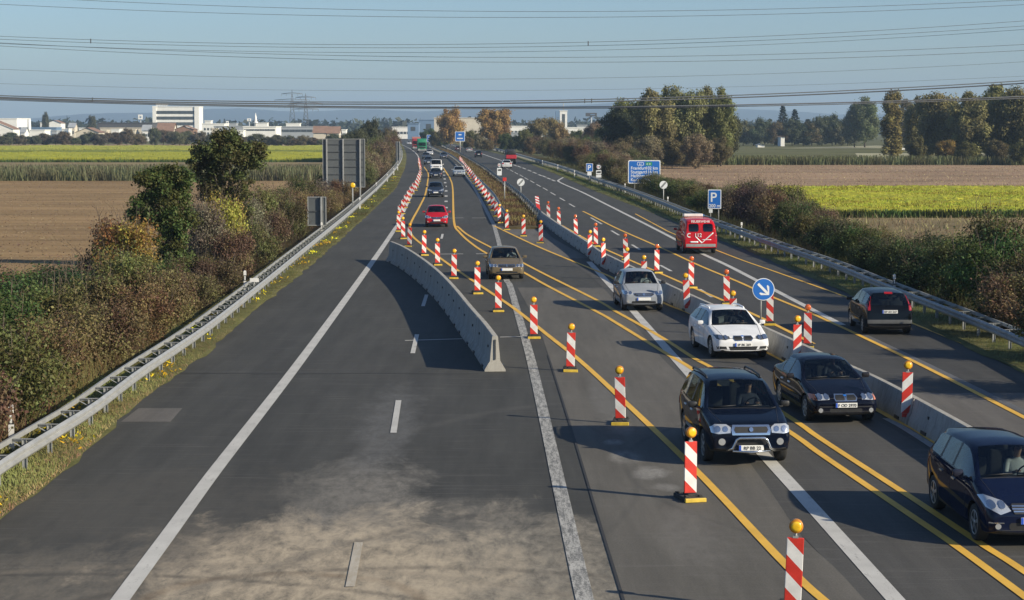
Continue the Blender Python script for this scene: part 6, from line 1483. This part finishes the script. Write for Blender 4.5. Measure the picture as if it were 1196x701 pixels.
# ---- people: one skinned body each
def make_person(label, shirt, hair, seat_z, scale=1.0, reach=True):
    """seated figure, hips at the local origin, looking along +Y"""
    bm = mb(); L_ = bm.verts.layers.skin.verify()
    J = {}
    def v(n, p, r):
        J[n] = bm.verts.new(p); J[n][L_].radius = (r, r * .85); return J[n]
    v('pel', (0, 0, 0), .15); v('bel', (0, -.02, .18), .15); v('che', (0, -.04, .38), .175); v('nek0', (0, -.03, .54), .075); v('nek', (0, -.01, .61), .058); v('hd0', (0, .02, .69), .082); v('hd1', (0, .02, .79), .085); v('hd2', (0, .0, .85), .05)
    v('nose', (0, .105, .715), .014)
    for s in (-1, 1):
        k = str(s)
        v('sh' + k, (s * .18, -.04, .48), .075); v('el' + k, (s * .25, .14, .28), .05); v('wr' + k, (s * .15, .38, .36), .034); v('ha' + k, (s * .13, .46, .40), .036)
        v('hip' + k, (s * .09, .03, -.02), .105); v('kn' + k, (s * .12, .44, .06), .07); v('an' + k, (s * .12, .66, -.24), .05); v('to' + k, (s * .12, .80, -.27), .042)
    E = [('pel', 'bel'), ('bel', 'che'), ('che', 'nek0'), ('nek0', 'nek'), ('nek', 'hd0'), ('hd0', 'hd1'), ('hd1', 'hd2'), ('hd0', 'nose')]
    for k in ('-1', '1'): E += [('che', 'sh' + k), ('sh' + k, 'el' + k), ('el' + k, 'wr' + k), ('wr' + k, 'ha' + k), ('pel', 'hip' + k), ('hip' + k, 'kn' + k), ('kn' + k, 'an' + k), ('an' + k, 'to' + k)]
    for a, b in E: bm.edges.new((J[a], J[b]))
    J['pel'][L_].use_root = True
    me = bpy.data.meshes.new('p'); bm.to_mesh(me); bm.free(); o = bpy.data.objects.new('p', me); C.objects.link(o)
    o.modifiers.new('k', 'SKIN'); m = o.modifiers.new('s', 'SUBSURF'); m.levels = 1; m.render_levels = 1
    bpy.context.view_layer.update()
    ev = bpy.data.meshes.new_from_object(o.evaluated_get(bpy.context.evaluated_depsgraph_get())); bpy.data.objects.remove(o)
    ev.materials.clear()
    for q in (shirt, 'skin', 'trouser'): ev.materials.append(M[q])
    for f in ev.polygons:
        c = f.center
        f.material_index = 1 if (c.z > .575 or c.y > .33 and c.z > .25) else (2 if c.z < .06 or (c.y > .12 and c.z < .2) else 0)
    ev.shade_smooth()
    r = empty('person'); tag(r, label, 'person')
    b = mesh_obj('body', ev, r)
    bm = mb(); ball(bm, (0, -.015, .80), .097, .112, .085, 14, 9); ball(bm, (0, -.06, .73), .088, .07, .10, 12, 8); obj('hair', bm, M[hair], r, True)
    for s in (-1, 1):
        bm = mb(); ball(bm, (s * .034, .092, .745), .013, .009, .010, 8, 6); obj('eye', bm, M['ink'], r, True)
    # fingers closed round the wheel rim
    for s in (-1, 1):
        bm = mb()
        for q in range(4): 
            x = s * .13 - s * .03 * 0 + (q - 1.5) * .018; l = (.9, 1.05, 1, .8)[q]
            tube(bm, [(x, .47, .415), (x, .47 + .05 * l, .42), (x, .47 + .06 * l, .39), (x, .475, .375)], [.0095, .009, .008, .007], 6)
        tube(bm, [(s * .13 - s * .035, .44, .40), (s * .13 - s * .055, .475, .405), (s * .13 - s * .04, .50, .395)], [.011, .01, .008], 6)
        obj('fingers', bm, M['skin'], r, True)
    r.scale = (scale,) * 3
    return r
def seat_person(car, S, label, shirt, seat='driver', scale=1.0):
    sx = {'driver': -1, 'front': 1, 'back': .0, 'backl': -1}[seat]; tt = S['ya'] + (.62 if seat in ('driver', 'front') else .0) if not seat.startswith('back') else S['yd'] + .02
    r = make_person(label, shirt, 'hair', 0, scale)
    q = Vector((sx * S['W'] * .21, S['L'] / 2 - tt - .02, S['zb'] - .18 + .60))
    r.location = car.matrix_basis @ q if True else q; r.rotation_euler = car.rotation_euler
    return r
def heading(a, b):
    d = (G(*b) - G(*a)); return math.atan2(-d.x, d.y)
def place(o, S, fb, a, b, rear=False):
    """fb: photo spot of the ground below the middle of the nose (or of the tail)"""
    rz = heading(a, b); p = G(*fb); d = Vector((-math.sin(rz), math.cos(rz), 0))
    o.location = p + d * (S['L'] / 2 if rear else -S['L'] / 2); o.rotation_euler = (0, 0, rz); return o
NAVY = (.008, .014, .038)
car = {}
def new(key, name, spec, col, fb, a, b, label, cat='car', rear=False, **kw):
    S = dict(SPEC[spec], **kw); fixg(S); o = make_car(name, S, col); tag(o, label, cat); place(o, S, fb, a, b, rear); car[key] = (o, S); bpy.context.view_layer.update(); return o
suv = new('suv', 'off_road_car', 'suv', (.004, .007, .017), (877, 546), (843, 437), (1000, 552), 'dark navy off-road car with chrome grille and roof rails in the middle lane', mirror='black')
S = SPEC['suv']
# chrome bull bar on the off-road car
b = mb(); y = S['L'] / 2 + .07
tube(b, [(-.52, y - .10, .36), (-.40, y, .42), (-.33, y + .01, .60), (-.26, y + .01, .64), (.26, y + .01, .64), (.33, y + .01, .60), (.40, y, .42), (.52, y - .10, .36)], .028, 10); tube(b, [(-.40, y - .02, .36), (0, y + .02, .34), (.40, y - .02, .36)], .024, 10)
obj('bull_bar', b, M['chrome'], suv)
sed = new('sedan', 'sedan_car', 'sedan', (.004, .005, .012), (988, 496), (860, 405), (1010, 487), 'dark blue saloon car with twin grille beside the long concrete barrier')
est = new('estate', 'estate_car', 'estate', (.70, .71, .73), (868, 420.5), (778, 372), (905, 440), 'white estate car with twin black grille in front of the round arrow sign')
mpv = new('mpv', 'minivan_car', 'mpv', (.005, .009, .030), (1209, 642), (1010, 520), (1196, 660), 'navy blue minivan cut by the right picture edge')
hat = new('hatch', 'hatchback_car', 'hatch', (.27, .29, .32), (752, 364), (690, 317), (780, 384), 'silver hatchback with three people inside beside the long barrier', mirror='black')
brz = new('bronze', 'saloon_car', 'sedan_old', (.135, .105, .062), (592, 327), (550, 262), (606, 345), 'bronze brown saloon car on the white line near the curved barrier')
red = new('red', 'small_car', 'hatch', (.42, .010, .022), (510, 265.5), (507, 228), (511, 280), 'red hatchback in the left lane beyond the bronze car')
frd = new('black', 'small_van_car', 'fusion', (.004, .005, .007), (1039, 392), (1100, 432), (950, 345), 'black hatchback with tall red tail lights driving away on the right', rear=True)
van = new('firevan', 'fire_service_van', 'van', (.48, .010, .016), (818.5, 297), (860, 318), (770, 270), 'red fire service van with white lettering on its rear doors', 'van', rear=True)
# rear of the fire van
S = SPEC['van']; yb_ = -S['L'] / 2
vb = [c for c in van.children if c.name.startswith('body')][0]
bb = mb(); bb.from_mesh(vb.data); bvhv = BVHTree.FromBMesh(bb); bb.free()
for s in (-1, 1):
    b = conform(bvhv, rect(s * .40, 1.48, .56, .44, .07), 'B', .010, .02); obj('rear_window', b, M['glass'], van, True)
    b = conform(bvhv, rect(s * .40, 1.48, .54, .42, .07), 'B', .002, .004); obj('window_seal', b, M['black'], van, True)
b = conform(bvhv, [(-.008, .62), (.008, .62), (.008, 1.84), (-.008, 1.84)], 'B', .003, .004); obj('door_seam', b, M['black'], van)
def rear_y(x, z):
    h = bvhv.ray_cast(Vector((x, -9, z)), Vector((0, 1, 0))); return (h[0].y if h[0] else yb_) - .014
def rtext(txt, x, z, size, align='CENTER', sx=1.0): return text_obj('lettering', txt, size, M['sign_white'], van, (x, min(rear_y(x, z), rear_y(x, z + size * .4)) - .004, z), (math.pi / 2, 0, 0), align, .006, sx)
rtext('FEUERWEHR', 0, 1.765, .185, sx=1.02); rtext('112', -.16, .97, .30, sx=.95)
b = mb()
for k in range(20):
    a0, a1 = R(50 + 260 * k / 20), R(50 + 260 * (k + 1) / 20); cxx, czz = -.66, 1.06
    conform(bvhv, [(cxx + .13 * math.cos(a0), czz + .13 * math.sin(a0)), (cxx + .13 * math.cos(a1), czz + .13 * math.sin(a1)), (cxx + .075 * math.cos(a1), czz + .075 * math.sin(a1)), (cxx + .075 * math.cos(a0), czz + .075 * math.sin(a0))], 'B', .010, .008, .1, 0, b)
obj('phone_emblem', b, M['sign_white'], van)
b = mb()
for q in ([(-.33, 1.0), (-.27, 1.0), (.05, .68), (.05, .62), (0, .62)], [(.0, .62), (.06, .62), (.70, 1.16), (.70, 1.22), (.66, 1.22)], [(.05, .80), (.58, .80), (.58, .835), (.05, .835)], [(-.62, .64), (-.16, .64), (-.16, .73), (-.62, .73)]): conform(bvhv, q, 'B', .010, .008, .09, 0, b)
obj('white_stripe', b, M['sign_white'], van)
b = mb(); box(b, -.1, .55, S['H'] + .085, 1.1, .38, .16, bevel=.03); obj('roof_sign', b, M['white'], van)
b = mb(); box(b, 0, 0, .09, 1.2, .26, .06, bevel=.02); 
o = obj('light_bar', b, M['sign_blue'], van); o.location = (0, 1.0, S['H'] - .03)
# driver and passengers
bpy.context.view_layer.update()
seat_person(car['suv'][0], car['suv'][1], 'driver in dark top behind the wheel of the navy off-road car', 'shirt_dark')
seat_person(car['sedan'][0], car['sedan'][1], 'driver in dark top behind the wheel of the dark blue saloon', 'shirt_dark', scale=.9)
seat_person(car['estate'][0], car['estate'][1], 'driver with pale face behind the wheel of the white estate car', 'shirt_dark', scale=.92)
seat_person(car['mpv'][0], car['mpv'][1], 'driver in white shirt behind the wheel of the navy minivan', 'shirt_white')
seat_person(car['hatch'][0], car['hatch'][1], 'driver in light top inside the silver hatchback', 'shirt_white', scale=.95)
seat_person(car['hatch'][0], car['hatch'][1], 'front passenger in red top inside the silver hatchback', 'shirt_red', 'front', .93)
seat_person(car['hatch'][0], car['hatch'][1], 'rear passenger seated between the two in the silver hatchback', 'shirt_dark', 'back', .9)
seat_person(car['bronze'][0], car['bronze'][1], 'driver in white shirt inside the bronze saloon', 'shirt_white', scale=.9)

# ---- distant traffic: copies of the cars above with their own paint
def again(key, col, fb, a, b, label, rear=False, name=None, cat='car', group='distant traffic on the motorway'):
    src, S = car[key]; o = copy_tree(src); tag(o, label, cat, group)
    if name: o.name = name
    for ch in o.children:
        if ch.name.split('.')[0] in ('body', 'wing_mirror'): ch.color = (*col, 1)
        if ch.name.split('.')[0] in ('phone_emblem', 'white_stripe', 'lettering', 'roof_sign', 'light_bar'): bpy.data.objects.remove(ch)
    return place(o, S, fb, a, b, rear)
again('hatch', (.02, .03, .05), (508.8, 230.5), (508, 214), (508.5, 245), 'dark hatchback driving behind the red hatchback')
again('sedan', (.012, .014, .02), (509, 208.5), (506, 196), (510, 218), 'black saloon just in front of the distant white van')
again('firevan', (.68, .68, .68), (509.5, 201.5), (506, 192), (510.5, 210), 'white delivery van in the distant queue of cars', cat='van', name='delivery_van')
again('hatch', (.03, .04, .055), (500.5, 192.5), (497, 186), (503, 198), 'dark car half hidden behind the white delivery van')
again('estate', (.05, .06, .07), (498, 186), (494, 181), (501, 191), 'dark estate car ahead of the white delivery van, left lane')
again('hatch', (.45, .46, .48), (502, 182), (499, 178), (505, 187), 'small pale car between the green lorry and the dark estate')
again('estate', (.34, .38, .42), (536.3, 206.5), (528, 190), (541, 217), 'silver estate car alone in the far right lane of the queue')
again('sedan', (.04, .05, .07), (518.5, 185.5), (511, 179), (526, 193), 'dark saloon in the far lane beside the distant median')
again('sedan', (.5, .5, .5), (478, 169.2), (474, 167), (484, 172.5), 'tiny pale car farthest away on the left carriageway')
again('estate', (.48, .49, .5), (592, 196.8), (610, 205.5), (575, 189), 'pale silver estate driving away behind the red coach', True)
again('hatch', (.012, .014, .018), (559, 184), (570, 188), (548, 180), 'dark car driving away far up the right carriageway', True)
again('hatch', (.05, .025, .03), (535, 176.8), (545, 180), (528, 174), 'dark red car driving away near the far blue sign', True)
again('sedan', (.25, .26, .28), (548, 178), (556, 181.5), (540, 175), 'tiny grey car driving away between two darker cars', True)

def make_truck(label, cabcol, boxcol, W=2.5, H=3.7, Lb=9.0, name='lorry', roofm=None, cabh=2.9):
    r = empty(name); tag(r, label, 'lorry', 'distant lorries'); y0 = (Lb + 2.2) / 2
    def pm(n, c): 
        return plain(n, c, .5, 0, .08, .8)
    b = mb(); box(b, 0, y0 - 1.0, .55 + cabh / 2, W - .08, 2.0, cabh, bevel=.15); obj('cab', b, pm('lorry_cab', cabcol), r, True)
    b = mb(); box(b, 0, y0 - .01, 2.25, W - .5, .06, .95, bevel=.02); obj('windscreen', b, M['glass'], r)
    b = mb(); box(b, 0, y0 - .03, 2.25, W - .46, .05, 1.0); obj('screen_seal', b, M['black'], r)
    for s in (-1, 1):
        b = mb(); box(b, s * (W / 2 - .045), y0 - .7, 2.25, .04, .9, .8); obj('side_window', b, M['black'], r)
        b = mb(); box(b, s * (W / 2 + .15), y0 - .25, 2.2, .18, .1, .55, bevel=.03); box(b, s * (W / 2 + .02), y0 - .3, 2.4, .2, .04, .04); obj('wing_mirror', b, M['black'], r)
        b = mb(); box(b, s * (W / 2 - .42), y0 + .01, .95, .42, .06, .2, bevel=.02); obj('headlight', b, M['lens'], r)
    b = mb(); box(b, 0, y0 + .01, 1.35, W - .7, .05, .42, bevel=.01); obj('grille', b, M['black'], r)
    b = mb(); box(b, 0, y0 + .02, .68, W - .1, .12, .36, bevel=.03); obj('bumper', b, M['galv_old'], r)
    b = mb(); box(b, 0, y0 - 2.2 - Lb / 2, 1.05 + (H - 1.05) / 2, W, Lb, H - 1.05, bevel=.04); obj('cargo_box', b, pm('lorry_box', boxcol), r)
    b = mb(); box(b, 0, y0 - 1.2 - Lb / 2, .85, .9, Lb + 1.6, .22); obj('chassis', b, M['black'], r)
    for yy in (y0 - 1.3, y0 - Lb * .72, y0 - Lb * .87):
        for s in (-1, 1):
            w = empty('wheel'); w.parent = r; w.location = (s * (W / 2 - .18), yy, .5); w.rotation_euler = (0, 0, 0 if s > 0 else math.pi)
            b = mb(); lathe(b, [(.3, -.15), (.46, -.16), (.5, -.1), (.5, .1), (.46, .16), (.3, .15)], 'X', 22); obj('tyre', b, M['tyre'], w)
            b = mb(); lathe(b, [(.29, .05), (.31, .14), (.18, .12), (.1, .16)], 'X', 18); obj('rim', b, M['rim'], w)
    return r
t = make_truck('green lorry in the distant queue of traffic', (.015, .20, .10), (.02, .22, .13)); place(t, dict(L=11.2), (493, 178.3), (488, 173), (499, 185))
t = make_truck('red and pink lorry behind the green lorry', (.30, .03, .04), (.40, .17, .14), H=3.9); place(t, dict(L=11.2), (486.5, 175.5), (481, 170.5), (493, 180))
t = make_truck('red lorry with black top driving away up the right carriageway', (.02, .02, .02), (.40, .02, .035), W=1.95, H=1.75, Lb=4.2, cabh=2.2)
b = mb(); box(b, 0, -1.1, 2.15, 1.7, 4.0, .8, bevel=.12); obj('black_tarpaulin', b, M['black'], t, True); place(t, dict(L=6.7), (597.3, 192), (612, 197.5), (584, 186.5), True)
# ------------------------------------------------------------------ the hazy air over the plain
bm = mb(); box(bm, 0, 4580, 68.5, 9300, 9300, 140)
m = bpy.data.materials.new('hazy_air'); m.use_nodes = True; t = m.node_tree
t.nodes.remove(t.nodes['Principled BSDF'])
pv = t.nodes.new('ShaderNodeVolumePrincipled'); pv.inputs['Color'].default_value = (.50, .70, .95, 1); pv.inputs['Density'].default_value = 0.00015; pv.inputs['Anisotropy'].default_value = 0.05
t.links.new(pv.outputs[0], t.nodes['Material Output'].inputs['Volume'])
tag(obj('haze', bm, m), kind='stuff')
